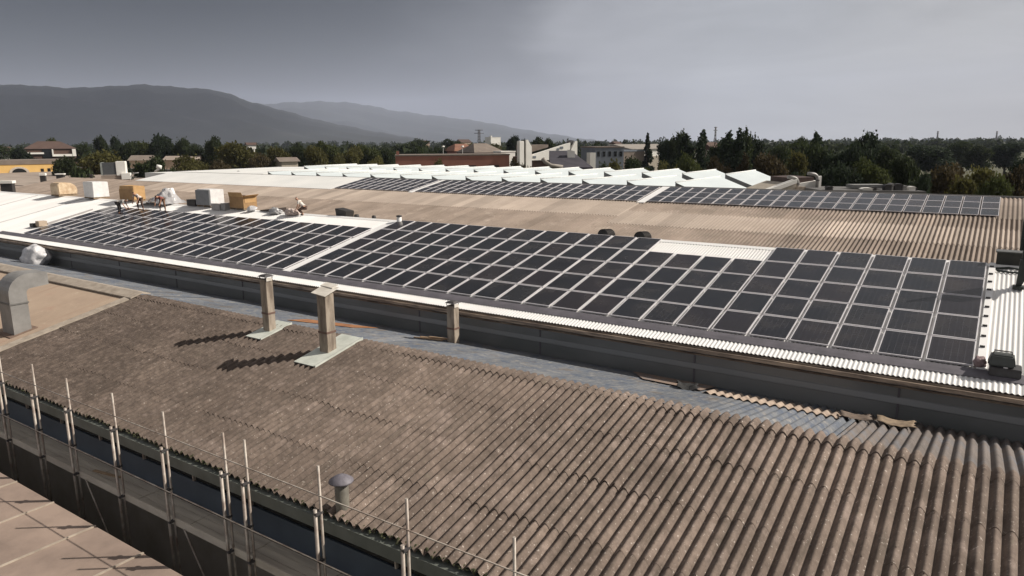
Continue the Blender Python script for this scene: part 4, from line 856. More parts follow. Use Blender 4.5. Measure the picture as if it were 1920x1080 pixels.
# clutter roof further right
cr_ = thing('shed', 'low dark shed roof cluttered with pipes behind the far panels at right', 'building', tuple(at(1650, 360, 62)-np.array([0, 0, 8])))
p = at(1650, 362, 62)
cprism(p, [(-5.2, -9), (4.0, -9), (4.0, .12), (-5.2, .3)], 0, 6).build('roof', M_droof, cr_)
cprism(p, [(-1.6, .3), (1.2, .28), (1.2, .62), (-1.6, .62)], 1.5, 3).build('roof_monitor', mat('grey_monitor', (.20, .20, .19), .7), cr_)
rg = np.random.default_rng(5)
for k, (a, w_, hh, m__) in enumerate([(-4.3, .5, .5, M_dbox), (-1.0, .9, .35, M_plas), (-.4, .5, .4, M_dbox), (.9, .6, .6, M_dbox), (1.25, .3, .7, M_galv), (1.9, .7, .65, M_dbox), (2.5, .35, .5, M_galv), (3.2, .6, .4, M_plas), (3.5, .5, .3, M_dbox), (1.6, .5, .3, M_plas)]):
    lbs = ['dark squat vent at the left end of the shed roof', 'pale domed skylight on the shed roof', 'dark squat vent beside the pale skylight', 'tall dark vent left of the grey pipe stack on the shed', 'grey pipe stack in the middle of the shed clutter', 'broad dark vent just right of the grey pipe stack', 'small grey pipe stack on the right of the shed', 'white tilted hood near the right end of the shed roof', 'dark low vent at the right end of the shed roof', 'flat white hood in front of the broad dark vent']
    o = thing('shed_vent', lbs[k], 'roof vent', tuple(camdir(p, a, .2, .2)))
    cbox(camdir(p, a, .1+.1*k, .1), -w_/2, w_/2, 0, .5, 0, hh*.7).build('body', m__, o, bevel=.03)
    cprism(camdir(p, a, .1+.1*k, .1), [(-w_*.6, hh*.71), (w_*.6, hh*.71), (w_*.3, hh), (-w_*.35, hh)], -.05, .55).build('cap', m__, o)

# ------------------------------------------------------------------ ground, hills
def ground():
    n = 64; ang = np.linspace(0, 2*PI, n, endpoint=False); rs = [0, 60, 200, 600, 1500, 4000, 9000, 16300]
    vs = [(0, 0, -7)]; fs = []
    for r_ in rs[1:]:
        for a in ang: vs.append((r_*math.cos(a), r_*math.sin(a), -7))
    for k in range(n): fs.append((0, 1+k, 1+(k+1) % n))
    for i in range(len(rs)-2):
        for k in range(n): a, b = 1+i*n+k, 1+i*n+(k+1) % n; fs.append((a, a+n, b+n, b))
    me_ = bpy.data.meshes.new('ground'); me_.from_pydata(vs, [], fs)
    me_.materials.append(layered('ground_fields', (.075, .075, .032), (.045, .05, .022), .02, [((.11, .10, .04), .008, .52, .6), ((.06, .05, .035), .03, .58, .64)], bump=.1))
    tag(put('ground', me_), kind='structure')
ground()
def hills(name, ridge, d, depth, seed, m_):
    """ridge: (px, py) outline in the photograph, built at distance d with real relief"""
    pxs = np.linspace(ridge[0][0], ridge[-1][0], 140); pys = np.interp(pxs, [q[0] for q in ridge], [q[1] for q in ridge])
    rg = np.random.default_rng(seed); ph = rg.uniform(0, 6, 12); fr = rg.uniform(.004, .05, 12)
    nr = 26; X = np.zeros((nr, 140)); Y = X.copy(); Z = X.copy()
    for j, (px, py) in enumerate(zip(pxs, pys)):
        py = py+.8*math.sin(px*.11+seed)+.5*math.sin(px*.27)
        top = at(px, py, d); H = top[2]+7; dirv = (top-CAM)[:2]; dirv = dirv/np.linalg.norm(dirv); D = np.linalg.norm((top-CAM)[:2])
        for i in range(nr):
            t = i/(nr-1); u = (t-.72)/.72 if t < .72 else (t-.72)/.28
            s = max(0, 1-abs(u))**.85
            w_ = sum(math.sin(px*f*1.0+i*.35*(1+.3*k)+ph[k]) for k, f in enumerate(fr))*.02*(s*(1-s)*4 if t < .72 else .2)
            dist = D+(t-.72)*depth
            X[i, j] = CAM[0]+dirv[0]*dist; Y[i, j] = CAM[1]+dirv[1]*dist; Z[i, j] = -7.5+max(0, H*(s+w_))
            if abs(t-.72) < .02: Z[i, j] = -7+H
    tag(put(name, grid_mesh(name, X, Y, Z, m_)), kind='structure')
M_hill = layered('forested_hillside', (.020, .024, .024), (.028, .031, .028), .0035, [((.036, .037, .034), .006, .58, .7)], bump=.2, bscale=.02)
hills('hills', [(-260, 150), (-150, 165), (-60, 152), (0, 158), (60, 160), (130, 165), (200, 162), (270, 158), (330, 163), (400, 168), (430, 176), (470, 191), (520, 204), (600, 226), (700, 246), (800, 262), (860, 270)], 6200, 4200, 1, M_hill)
hills('hills', [(300, 210), (400, 196), (470, 194), (500, 195), (540, 192), (600, 190), (650, 192), (690, 197), (730, 206), (790, 214), (850, 221), (910, 229), (950, 237), (1000, 246), (1080, 258), (1150, 268)], 12000, 5000, 2, M_hill)

def cloud():
    """unseen cloud added out of view; its shadow darkens the hills at the left"""
    bm = bmesh.new(); bmesh.ops.create_icosphere(bm, subdivisions=5, radius=1)
    for v_ in bm.verts:
        p = v_.co; d_ = .10*math.sin(p.x*5+1)+.08*math.sin(p.y*7+2)+.05*math.sin(p.x*13+p.y*11)
        v_.co = (p.x*3300*(1+d_), p.y*3300*(1+d_), p.z*(260 if p.z > 0 else 90)*(1+d_*2))
    me_ = bpy.data.meshes.new('shade_cloud'); bm.to_mesh(me_); bm.free()
    m = bpy.data.materials.new('cloud_vapour'); m.use_nodes = True; nt = m.node_tree; N = nt.nodes; L = nt.links; b = N['Principled BSDF']
    b.inputs['Base Color'].default_value = (.55, .56, .6, 1); b.inputs['Roughness'].default_value = 1
    tc = N.new('ShaderNodeTexCoord'); ln = N.new('ShaderNodeVectorMath'); ln.operation = 'LENGTH'; mu = N.new('ShaderNodeVectorMath'); mu.operation = 'MULTIPLY'; mu.inputs[1].default_value = (1/3300, 1/3300, 0)
    L.new(tc.outputs['Object'], mu.inputs[0]); L.new(mu.outputs[0], ln.inputs[0])
    nz = N.new('ShaderNodeTexNoise'); nz.inputs['Scale'].default_value = 2.5; nz.inputs['Detail'].default_value = 5; L.new(mu.outputs[0], nz.inputs['Vector'])
    ad = N.new('ShaderNodeMath'); ad.operation = 'MULTIPLY_ADD'; ad.inputs[1].default_value = .35; L.new(nz.outputs[0], ad.inputs[0]); L.new(ln.outputs['Value'], ad.inputs[2])
    mr = N.new('ShaderNodeMapRange'); mr.inputs[1].default_value = .45; mr.inputs[2].default_value = 1.08; mr.inputs[3].default_value = .98; mr.inputs[4].default_value = 0; L.new(ad.outputs[0], mr.inputs[0]); L.new(mr.outputs[0], b.inputs['Alpha'])
    me_.materials.append(m); me_.polygons.foreach_set('use_smooth', [True]*len(me_.polygons))
    o = put('shade_cloud', me_); o.location = (-3400, 3000, 2200); tag(o, kind='structure')
cloud()
# ------------------------------------------------------------------ trees
def leaf_cloud(n, lobes, size, rg, shell=.55):
    """n random leaf-clump quads spread through a list of ellipsoid lobes ((x,y,z),(rx,ry,rz))"""
    vol = np.array([l[1][0]*l[1][1]*l[1][2] for l in lobes])**.67; pick = rg.choice(len(lobes), n, p=vol/vol.sum())
    d = rg.normal(size=(n, 3)); d /= np.linalg.norm(d, axis=1)[:, None]; r_ = shell+(1-shell)*rg.random(n)**.7; r_ *= 1+.16*rg.normal(size=n)
    c = np.array([lobes[i][0] for i in pick])+d*r_[:, None]*np.array([lobes[i][1] for i in pick])
    a = rg.normal(size=(n, 3))+d*.3; a /= np.linalg.norm(a, axis=1)[:, None]; b = np.cross(a, rg.normal(size=(n, 3))); b /= np.linalg.norm(b, axis=1)[:, None]; e = np.cross(a, b)
    s = size*rg.uniform(.55, 1.35, n)[:, None]
    V = np.stack([c-b*s-e*s*.6, c+b*s-e*s*.6, c+b*s*.7+e*s*.7, c-b*s*.6+e*s*.6], 1).reshape(-1, 3)
    return V, np.arange(4*n).reshape(n, 4)
def make_crown(kind, seed, n, size):
    """unit tree: height 1, crown half width given by the lobes"""
    rg = np.random.default_rng(seed); L_ = []
    if kind == 'broad':
        for _ in range(11):
            a = rg.uniform(0, 6.28); rr = rg.uniform(.05, .24); z = rg.uniform(.38, .86); s = rg.uniform(.10, .19)*(1.15-.4*abs(z-.6))
            L_.append(((rr*math.cos(a), rr*math.sin(a), z), (s, s, s*.8)))
        L_.append(((0, 0, .62), (.2, .2, .28)))
    elif kind == 'column':
        for k in range(9):
            z = .18+.78*k/9; s = .075*math.sin(min(1, (1.02-z)*2.2)*1.5)+.02; L_.append(((rg.normal()*.015, rg.normal()*.015, z), (s, s, .10)))
        L_.append(((0, 0, .93), (.02, .02, .09)))
    elif kind == 'conifer':
        for k in range(10):
            z = .12+.84*k/10; s = .19*(1-z)**.8+.012
            for q in range(3): a = rg.uniform(0, 6.28); L_.append(((s*.6*math.cos(a), s*.6*math.sin(a), z), (s*.7, s*.7, .06)))
        L_.append(((0, 0, .93), (.022, .022, .05)))
    elif kind == 'bush':
        for _ in range(8):
            a = rg.uniform(0, 6.28); rr = rg.uniform(.1, .45); z = rg.uniform(.2, .75); s = rg.uniform(.2, .34); L_.append(((rr*math.cos(a), rr*math.sin(a), z), (s, s, s*.8)))
    V, Q = leaf_cloud(n, L_, size, rg)
    return V, Q
PROT = {}
def crown_mesh(kind, var, leaf):
    key = (kind, var, leaf)
    if key not in PROT:
        n, s = {'broad': (9000, .0175), 'column': (5000, .0125), 'conifer': (6000, .015), 'bush': (4000, .038)}[kind]
        V, Q = make_crown(kind, hash((kind, var)) % 1000 if False else {'broad': 10, 'column': 40, 'conifer': 60, 'bush': 80}[kind]+var, n, s)
        PROT[key] = raw_mesh('crown', V, Q, M_leaf[leaf])
    return PROT[key]
def trunk_mesh(kind, var):
    key = ('trunk', kind, var)
    if key not in PROT:
        rg = np.random.default_rng(var+7); m_ = MB(); top = .9 if kind in ('column', 'conifer') else .55
        m_.tube([(0, 0, -.02), (.004, 0, top*.4), (.01, .006, top*.75), (.012, .01, top)], [.026, .02, .014, .004], 7)
        for _ in range(6 if kind == 'broad' else 3):
            z = rg.uniform(.25, .5)*top/.55*.8; a = rg.uniform(0, 6.28); e = .17 if kind in ('broad', 'bush') else .06
            m_.tube([(.005, 0, z), (e*.5*math.cos(a), e*.5*math.sin(a), z+.10), (e*math.cos(a), e*math.sin(a), z+.2)], [.011, .008, .003], 5)
        PROT[key] = m_.mesh('trunk', M_bark)
    return PROT[key]
KINDW = {'broad': .42, 'column': .085, 'conifer': .2, 'bush': .75}
TREES = []
def tree(px, py, t, wpx, kind, leaf, label, group):
    top = at(px, py, t); H = top[2]+7.0; w_ = wpx/FPX*t/2
    o = bpy.data.objects.new('tree' if kind != 'bush' else 'bush', None); COL.objects.link(o); o.location = (top[0], top[1], -7.0)
    k = w_/KINDW[kind]; var = int(RNG.integers(0, 5)) if kind == 'broad' else int(RNG.integers(0, 3))
    o.scale = (k, k, H); o.rotation_euler = (0, 0, RNG.uniform(0, 6.28))
    c = bpy.data.objects.new('crown', crown_mesh(kind, var, leaf)); COL.objects.link(c); c.parent = o
    tr = bpy.data.objects.new('trunk', trunk_mesh(kind, var)); COL.objects.link(tr); tr.parent = o
    tag(o, label, 'tree' if kind != 'bush' else 'bush', group); TREES.append(o)
GR, GL, GM = 'trees behind the right end of the roofs', 'trees behind the left end of the roofs', 'trees in the middle distance'
LEAFN = ['dark green', 'mid green', 'olive green', 'blackish green', 'brownish', 'yellow']
spec = [
 # right cluster: px, top py, distance, width px, kind, leaf, label
 (1250, 252, 150, 46, 'broad', 3, 'dark round tree left of the pointed conifers', GR), (1215, 246, 190, 34, 'conifer', 3, 'dark conifer with a triangular top beside the white hall', GR),
 (1264, 243, 150, 50, 'broad', 0, 'round headed dark tree rising above the horizon right of the white hall', GR),
 (1288, 249, 112, 34, 'column', 3, 'slim dark poplar left of the tall pointed one', GR), (1319, 238, 110, 66, 'conifer', 3, 'tall pointed dark conifer above the last sawtooth ridges', GR),
 (1345, 256, 135, 60, 'broad', 0, 'spreading dark tree between the pointed conifer and poplars', GR), (1369, 247, 104, 40, 'column', 3, 'dark poplar in front of the round tree, left of the twin tips', GR),
 (1387, 239, 100, 30, 'column', 3, 'tall narrow poplar, left tip of the twin pair', GR), (1399, 241, 101, 26, 'column', 0, 'tall narrow poplar, right tip of the twin pair', GR),
 (1419, 241, 112, 62, 'broad', 3, 'tall round dark tree immediately right of the twin poplars', GR), (1396, 285, 88, 22, 'column', 4, 'slim rusty brown tree below the twin poplars', GR),
 (1445, 282, 88, 84, 'broad', 4, 'brownish round tree behind the curved exhaust pipes', GR), (1466, 262, 140, 66, 'broad', 0, 'dark tree on the skyline right of the round dark tree', GR),
 (1496, 253, 150, 54, 'broad', 0, 'rounded skyline tree left of the twin peaked dark tree', GR), (1490, 271, 95, 70, 'broad', 2, 'olive domed tree behind the taller exhaust pipe', GR),
 (1531, 243, 102, 80, 'conifer', 3, 'twin peaked dark conifer standing above the wood at right', GR), (1548, 258, 98, 80, 'broad', 0, 'broad dark tree at the foot of the peaked conifer', GR),
 (1585, 264, 92, 90, 'broad', 3, 'blackish tree mass right of the peaked conifer', GR), (1612, 258, 110, 70, 'broad', 0, 'dark tree left of the tall bushy skyline tree', GR),
 (1636, 244, 108, 74, 'broad', 3, 'tall bushy dark tree breaking the skyline at right', GR), (1672, 262, 100, 80, 'broad', 0, 'dark tree on the right shoulder of the tall bushy tree', GR),
 (1640, 290, 78, 90, 'broad', 1, 'mid green tree in front of the tall bushy dark tree', GR), (1560, 296, 80, 90, 'broad', 3, 'dark low tree behind the shed roof clutter', GR),
 (1700, 285, 84, 70, 'broad', 0, 'dark tree at the left edge of the olive thicket', GR), (1600, 300, 74, 80, 'broad', 3, 'blackish green tree in front of the wood, centre of the shed', GR), (1500, 310, 80, 70, 'broad', 3, 'blackish green tree right behind the plant room', GR),
 (1772, 300, 72, 100, 'broad', 4, 'brown olive thicket tree behind the right end of the far panels', GR), (1835, 298, 74, 100, 'broad', 2, 'olive thicket tree at the right, left of the frame edge', GR),
 (1895, 305, 72, 90, 'broad', 4, 'brownish tree at the right frame edge', GR), (1800, 315, 66, 90, 'broad', 2, 'low olive tree in front of the thicket', GR), (1730, 318, 70, 60, 'broad', 3, 'low dark tree between shed and thicket', GR), (1868, 322, 64, 80, 'broad', 1, 'low green tree in front of the thicket at far right', GR), (1940, 285, 76, 90, 'broad', 3, 'dark tree cut by the right frame edge', GR),
 (1755, 268, 200, 110, 'broad', 3, 'wide dark tree clump on the far side of the field', GR), (1840, 270, 230, 70, 'broad', 0, 'dark round tree beyond the field at right', GR), (1890, 266, 240, 80, 'broad', 3, 'dark tree beyond the field, near the right edge', GR), (1800, 262, 260, 60, 'broad', 0, 'small skyline tree above the field', GR),
 (1300, 285, 95, 60, 'broad', 1, 'mid green tree above the yellow bush', GR), (1350, 290, 88, 60, 'broad', 4, 'brownish tree right of the yellow bush', GR), (1272, 290, 110, 60, 'broad', 0, 'dark tree between the white hall and yellow bush', GR),
 (1308, 304, 98, 62, 'bush', 5, 'bright yellow bush behind the sawtooth ridges', GR), (1266, 308, 100, 34, 'bush', 2, 'olive bush left of the bright yellow bush', GR),
 # middle
 (1150, 297, 130, 60, 'bush', 2, 'olive bush below the blue grey hall', GM), (1185, 291, 125, 50, 'broad', 0, 'dark tree in front of the blue grey hall', GM), (1218, 294, 120, 50, 'bush', 1, 'green bush in front of the white hall', GM), (1245, 296, 118, 44, 'broad', 2, 'olive tree under the right end of the white hall', GM),
 (1130, 302, 125, 40, 'bush', 0, 'dark bush right of the black panelled roof', GM), (972, 294, 125, 40, 'broad', 4, 'brownish tree right of the brick building', GM), (990, 300, 120, 36, 'bush', 0, 'dark bush below the white angular building', GM),
 (835, 271, 210, 50, 'broad', 3, 'round dark tree behind the middle of the brick building', GM), (782, 272, 230, 44, 'broad', 0, 'pale topped round tree behind the left part of the brick building', GM), (818, 292, 150, 26, 'broad', 2, 'olive tree growing in front of the brick wall', GM),
 (962, 252, 260, 34, 'broad', 3, 'dark skyline tree left of the white tower', GM), (1010, 254, 260, 40, 'broad', 0, 'dark skyline tree right of the white tower', GM), (985, 257, 250, 30, 'broad', 3, 'dark skyline tree behind the white tower', GM), (1030, 257, 280, 30, 'broad', 0, 'skyline tree above the sloping white roof', GM),
 (725, 275, 210, 40, 'broad', 0, 'dark tree left of the brick building', GM), (690, 268, 200, 70, 'broad', 1, 'round mid green tree left of the brick building', GM), (655, 273, 180, 60, 'broad', 2, 'olive tree beyond the first sawtooth ridges', GM), (615, 262, 190, 60, 'broad', 1, 'tall green tree in the hedge beyond the sawtooth hall', GM),
 (590, 270, 160, 60, 'broad', 2, 'olive round tree in the hedge, centre left', GM), (555, 264, 190, 50, 'broad', 0, 'dark tree behind the hedge of olive trees', GM), (520, 272, 165, 60, 'broad', 2, 'olive tree right of the big olive dome', GM), (700, 290, 150, 44, 'broad', 2, 'low olive tree just left of the brick wall', GM), (640, 291, 150, 50, 'broad', 2, 'low olive tree beyond the sawtooth hall', GM),
 (885, 268, 300, 60, 'broad', 2, 'olive tree behind the red tiled house', GM), (925, 268, 290, 60, 'broad', 2, 'olive tree under the small white box building', GM), (760, 264, 320, 60, 'broad', 0, 'dark skyline tree above the brick building, left', GM), (790, 257, 420, 40, 'broad', 0, 'skyline tree left of the pylon', GM), (850, 259, 420, 50, 'broad', 0, 'skyline tree just left of the pylon foot', GM),
 # left cluster
 (443, 263, 145, 100, 'broad', 2, 'big olive domed tree behind the white sheeting', GL), (400, 252, 190, 50, 'broad', 0, 'dark skyline tree above the big olive dome', GL), (335, 257, 200, 44, 'broad', 0, 'dark skyline tree right of the tallest one at left', GL),
 (297, 249, 200, 56, 'broad', 3, 'tallest dark round tree of the left skyline', GL), (365, 265, 190, 50, 'broad', 0, 'dark green tree between the skyline trees at left', GL), (270, 262, 210, 60, 'broad', 1, 'green tree below the tallest left skyline tree', GL),
 (218, 254, 230, 30, 'broad', 3, 'small dark round tree on the left skyline', GL), (188, 252, 220, 34, 'broad', 0, 'dark upright tree left of the small round one', GL), (240, 262, 200, 50, 'broad', 0, 'dark tree between house and tallest tree', GL), (150, 263, 240, 40, 'broad', 0, 'dark tree just right of the tiled house', GL),
 (93, 256, 260, 34, 'broad', 1, 'small tree behind the tiled house roof', GL), (40, 271, 210, 60, 'broad', 3, 'round blackish tree left of the tiled house', GL), (5, 268, 260, 60, 'broad', 0, 'dark tree at the left frame edge', GL),
 (190, 276, 140, 110, 'broad', 2, 'big olive tree behind the air handling unit', GL), (120, 291, 135, 60, 'broad', 0, 'dark green tree right of the yellow building', GL), (150, 300, 125, 60, 'bush', 0, 'dark bush left of the air handling unit', GL), (278, 289, 125, 70, 'broad', 0, 'dark green tree right of the air handling unit', GL), (360, 289, 130, 90, 'broad', 2, 'olive dark tree left of the big dome', GL), (318, 300, 120, 40, 'bush', 0, 'dark bush behind the roof fan', GL), (410, 296, 125, 70, 'broad', 4, 'brownish tree at the foot of the big dome', GL), (480, 282, 140, 60, 'broad', 4, 'brownish tree right of the big olive dome', GL), (256, 305, 128, 34, 'bush', 0, 'dark bush below the pale pink front', GL), (342, 303, 128, 60, 'bush', 2, 'olive bush below the long pale roofed building', GL), (230, 305, 118, 60, 'bush', 3, 'blackish bush behind the air handler', GL),
]
for s in spec: tree(*s)
# skyline row: many more single trees along the horizon, each a thing of its own
def wood():
    """the far plain: hedges and woods that read as one dark mass"""
    rg = np.random.default_rng(33); VV = []; QQ = []; base = 0
    def clump(px, t, H, w_):
        nonlocal base
        p = at(px, 300, t); n = int(70 if t > 500 else 130)
        lob = [((p[0]+rg.normal()*w_*.4, p[1]+rg.normal()*w_*.4, -7+H*rg.uniform(.35, .72)), (w_*rg.uniform(.5, .8), w_*rg.uniform(.5, .8), H*.3)) for _ in range(4)]
        V, Q = leaf_cloud(n, lob, max(.35, w_*.24), rg, .4); VV.append(V); QQ.append(Q+base); base += len(V)
    for t0, n_, h0, h1 in ((230, 110, 7, 11), (300, 170, 8, 13), (420, 190, 8, 14), (600, 200, 9, 15), (900, 200, 9, 16), (1400, 200, 10, 18), (2200, 160, 12, 22)):
        for px in np.linspace(-120, 2040, n_):
            x = px+rg.uniform(-12, 12); t = t0*rg.uniform(.86, 1.18)
            if t0 < 430 and 1690 < x < 1960 and rg.random() < .97: continue
            if t0 < 430 and 740 < x < 1270 and rg.random() < .55: continue
            clump(x, t, rg.uniform(h0, h1), rg.uniform(3, 5.5)*(1+t/1600))
    tag(put('distant_wood', raw_mesh('distant_wood', np.concatenate(VV), np.concatenate(QQ), leafmat('leaf_far', (.036, .046, .018), (.020, .028, .012)))), 'dark belt of woods and hedges across the plain to the horizon', 'wood', None, 'stuff')
wood()

# ------------------------------------------------------------------ far buildings
def base(px, t): q = at(px, 300, t); return np.array([q[0], q[1], 0.0])
def zat(py, t, px=960): return at(px, py, t)[2]
def block(name, label, px0, px1, pyt, t, dep, m_wall, m_roof, roof='flat', rise=0, wins=0, m_win=None, cat='building', over=.4, pyb=None):
    c = base((px0+px1)/2, t); w_ = (px1-px0)/FPX*t/2; zt = zat(pyt, t, (px0+px1)/2)
    o = thing(name, label, cat, (c[0], c[1], -7)); zb_ = -7.1
    cbox(c, -w_, w_, 0, dep, zb_, zt).build('wall', m_wall, o)
    if roof == 'flat': cbox(c, -w_-over*.3, w_+over*.3, -over*.3, dep+over*.3, zt+.003, zt+max(.25, rise)).build('roof', m_roof, o)
    elif roof == 'hip':
        v_ = [camdir(c, a, b, zt+.01) for a, b in ((-w_-over, -over), (w_+over, -over), (w_+over, dep+over), (-w_-over, dep+over))]+[camdir(c, -w_*.45, dep/2, zt+rise), camdir(c, w_*.45, dep/2, zt+rise)]
        MB().add(v_, [(0, 1, 5, 4), (1, 2, 5), (2, 3, 4, 5), (3, 0, 4), (3, 2, 1, 0)]).build('roof', m_roof, o)
    elif roof == 'gable':
        v_ = [camdir(c, a, b, zt+.01) for a, b in ((-w_-over, -over), (w_+over, -over), (w_+over, dep+over), (-w_-over, dep+over))]+[camdir(c, -w_-over, dep/2, zt+rise), camdir(c, w_+over, dep/2, zt+rise)]
        MB().add(v_, [(0, 1, 5, 4), (1, 2, 5), (2, 3, 4, 5), (3, 0, 4), (3, 2, 1, 0)]).build('roof', m_roof, o)
    for k in range(wins):
        a = -w_+(k+.5)*2*w_/wins; ww = min(.8, w_/wins*.5)
        cbox(c, a-ww, a+ww, -.05, .1, zt-2.2, zt-.9).build('window', m_win or M_glass, o)
    return o, c, w_, zt
TURN[0] = R(36)
# left
o, c, w_, zt = block('yellow_building', 'yellow plastered building with a pale arch at the left frame edge', -60, 92, 309, 150, 14, M_yell, M_tile2, 'flat', .9)
cprism(c, [(1.3+1.45*math.cos(t), zt-1.7+1.25*math.sin(t)) for t in np.linspace(0, PI, 14)], -.12, -.02).build('arch_surround', mat('pale_stone', (.55, .48, .40), .8), o)
cprism(c, [(1.3+1.05*math.cos(t), zt-1.75+.95*math.sin(t)) for t in np.linspace(0, PI, 14)], -.2, -.13).build('arch_window', M_glass, o)
for a, z0, z1 in ((4.4, 1.75, .95), (5.4, 1.75, .9), (7.2, .65, .25)): cbox(c, a, a+.45, -.06, .02, zt-z0, zt-z1).build('window', M_glass, o)
o, c, w_, zt = block('house', 'house with a broad red brown tiled roof and white gallery at the left', 66, 130, 279, 230, 12, mat('dim_brown_wall', (.10, .06, .045), .9), M_tile, 'hip', 2.4)
cbox(c, -w_, -w_*.3, -.6, -.02, zt-1.6, zt-1.1).build('balcony', M_plas, o); cbox(c, .1, w_*.95, -.6, -.02, zt-2.4, zt-1.7).build('balcony', M_plas, o); cbox(c, .15, .45, -.7, -.05, zt-2.4, zt-.1).build('post', M_plas, o); cbox(c, w_*.85, w_, -.7, -.05, zt-2.4, zt-.1).build('post', M_plas, o)
cbox(c, -w_*.35, .05, -.2, .05, zt-3, zt-.1).build('doorway', M_glass, o)
TURN[0] = R(12)
block('house', 'low building with a pale pink front glimpsed between the left trees', 244, 278, 301, 172, 7, M_pink, M_tile2, 'gable', 1.2)
block('house', 'long pale roofed building half hidden right of the pink front', 310, 366, 300, 185, 8, M_pink, M_groof, 'gable', 1.0)
TURN[0] = R(30)
block('house', 'small white fronted house far left among dark trees', 4, 16, 282, 260, 6, M_plas, M_tile, 'gable', 1.3)
block('house', 'tiny white house glimpsed between the skyline trees at left', 468, 482, 272, 330, 6, M_plas, M_tile, 'gable', 1.2)
block('shed', 'low beige shed behind the hedge, left of the first sawtooth ridges', 530, 556, 303, 140, 5, M_beige, M_tile2, 'gable', .8)
# middle
TURN[0] = R(8)
o, c, w_, zt = block('brick_building', 'long windowless red brown building behind the sawtooth ridges', 744, 955, 292, 165, 12, M_brick, M_tile2, 'flat', .3)
for a in (-10.2, -2.4, 4.2, 9.5): cbox(c, a-1.2, a+1.0, -.25, -.01, zt-6, zt-2.2).build('doorway', mat('dark_recess', (.05, .03, .025), .9), o)
cbox(c, -w_+.2, -w_+.8, 2, 2.6, zt+.3, zt+1.1).build('chimney', M_brick, o)
TURN[0] = R(30)
o, c, w_, zt = block('house', 'house with an orange red hipped roof behind the brick building', 855, 898, 283, 205, 9, M_brick, mat('orange_tile_roof', (.22, .105, .065), .9, (.16, .075, .05), .6), 'hip', 2.0)
o, c, w_, zt = block('house', 'house with a grey brown hipped roof right of the orange roofed house', 892, 945, 286, 190, 11, M_tile, M_tile2, 'hip', 2.4)
block('shed', 'small low white shed in front of the grey brown roofed house', 940, 966, 285, 180, 4, M_plas, M_plas, 'flat', .2)
o, c, w_, zt = block('box_building', 'small bright white box building on the skyline', 921, 939, 258, 480, 8, M_plas, M_plas, 'flat', .3)
cbox(c, -w_, -w_*.72, 0, 2, zt+.35, zt+1.2).build('stair_tower', M_plas, o)
# white angular building
TURN[0] = R(24)
wa = thing('church', 'white angular building with a tall slab tower and sloping wedge walls', 'building', tuple(base(1020, 170)-np.array([0, 0, 7])))
c = base(1020, 170); S_ = 170/FPX
def Q_(px, py): return ((px-1020)*S_, zat(py, 170, 1020))
cprism(c, [Q_(967, 330), Q_(976, 330), Q_(976, 264), Q_(967, 264)], -2, -.6).build('tower', M_plas, wa, bevel=.1)
cprism(c, [Q_(976.5, 330), Q_(979, 330), Q_(979, 262), Q_(976.5, 262)], -1.4, -.4).build('tower_slot', M_glass, wa)
cprism(c, [Q_(979.5, 330), Q_(990, 330), Q_(990, 275), Q_(983, 262), Q_(979.5, 262)], -2, -.3).build('tower', M_plas, wa)
cprism(c, [Q_(990.5, 300), Q_(1067, 300), Q_(1067, 268), Q_(990.5, 291)], -1, 0).build('wedge_wall', M_plas, wa)
cprism(c, [Q_(1068, 300), Q_(1080, 300), Q_(1080, 265), Q_(1076, 265), Q_(1068, 281)], -1.2, .5).build('wedge_wall', M_plas, wa)
cprism(c, [Q_(1067, 281), Q_(1076, 264), Q_(1071, 263), Q_(1066, 266)], -.5, .8).build('bell_recess', M_darkcap, wa)
cprism(c, [Q_(990.5, 330), Q_(1080, 330), Q_(1080, 290), Q_(1067, 284), Q_(990.5, 294)], .01, 9).build('wall', M_tile, wa)
cprism(c, [Q_(990.5, 287), Q_(1030, 276), Q_(1030, 271), Q_(990.5, 272)], .5, 7).build('roof', M_tile2, wa)
for px, py, w2 in ((998, 294, 3), (1050, 277, 3), (1043, 280, 2)): cprism(c, [Q_(px-w2, py+2), Q_(px+w2, py+2), Q_(px+w2, py-2), Q_(px-w2, py-2)], -1.1, -1.02).build('window', M_bgrey, wa)
TURN[0] = 0
# dark panelled roof in front of it, with curved white edge
dp = thing('panelled_roof_building', 'building with a dark panelled sloping roof below the white angular building', 'building', tuple(base(1075, 140)-np.array([0, 0, 7])))
c = base(1075, 140); S_ = 140/FPX
def Q2(px, py): return ((px-1075)*S_, zat(py, 140, 1075))
v0 = [Q2(1032, 314), Q2(1112, 314), Q2(1076, 283), Q2(1033, 283)]
MB().add([camdir(c, v0[0][0], 0, v0[0][1]), camdir(c, v0[1][0], 0, v0[1][1]), camdir(c, v0[2][0], 7, v0[2][1]), camdir(c, v0[3][0], 7, v0[3][1]), camdir(c, v0[0][0], 0, -7), camdir(c, v0[1][0], 0, -7), camdir(c, v0[2][0], 7, -7), camdir(c, v0[3][0], 7, -7)],
         [(0, 1, 2, 3), (0, 4, 5, 1), (1, 5, 6, 2), (2, 6, 7, 3), (3, 7, 4, 0)]).build('roof', mat('slate_panels', (.055, .05, .062), .85, (.035, .033, .042), .8, stretch=(.3, 1, 1)), dp)
pts = [Q2(1017, 296), Q2(1022, 303), Q2(1033, 310), Q2(1055, 313)]
m_ = MB(); m_.tube([camdir(c, a, -.6, z) for a, z in pts], .38, 8); m_.build('curved_edge', M_conc, dp)
cprism(c, [Q2(1067, 300), Q2(1082, 300), Q2(1081, 284), Q2(1067, 281)], 4, 5).build('parapet', M_plas, dp)
TURN[0] = R(10)
o, c, w_, zt = block('hall', 'blue grey clad hall between the angular building and the white hall', 1116, 1170, 277, 185, 14, M_bgrey, M_tile2, 'flat', .3, wins=5)
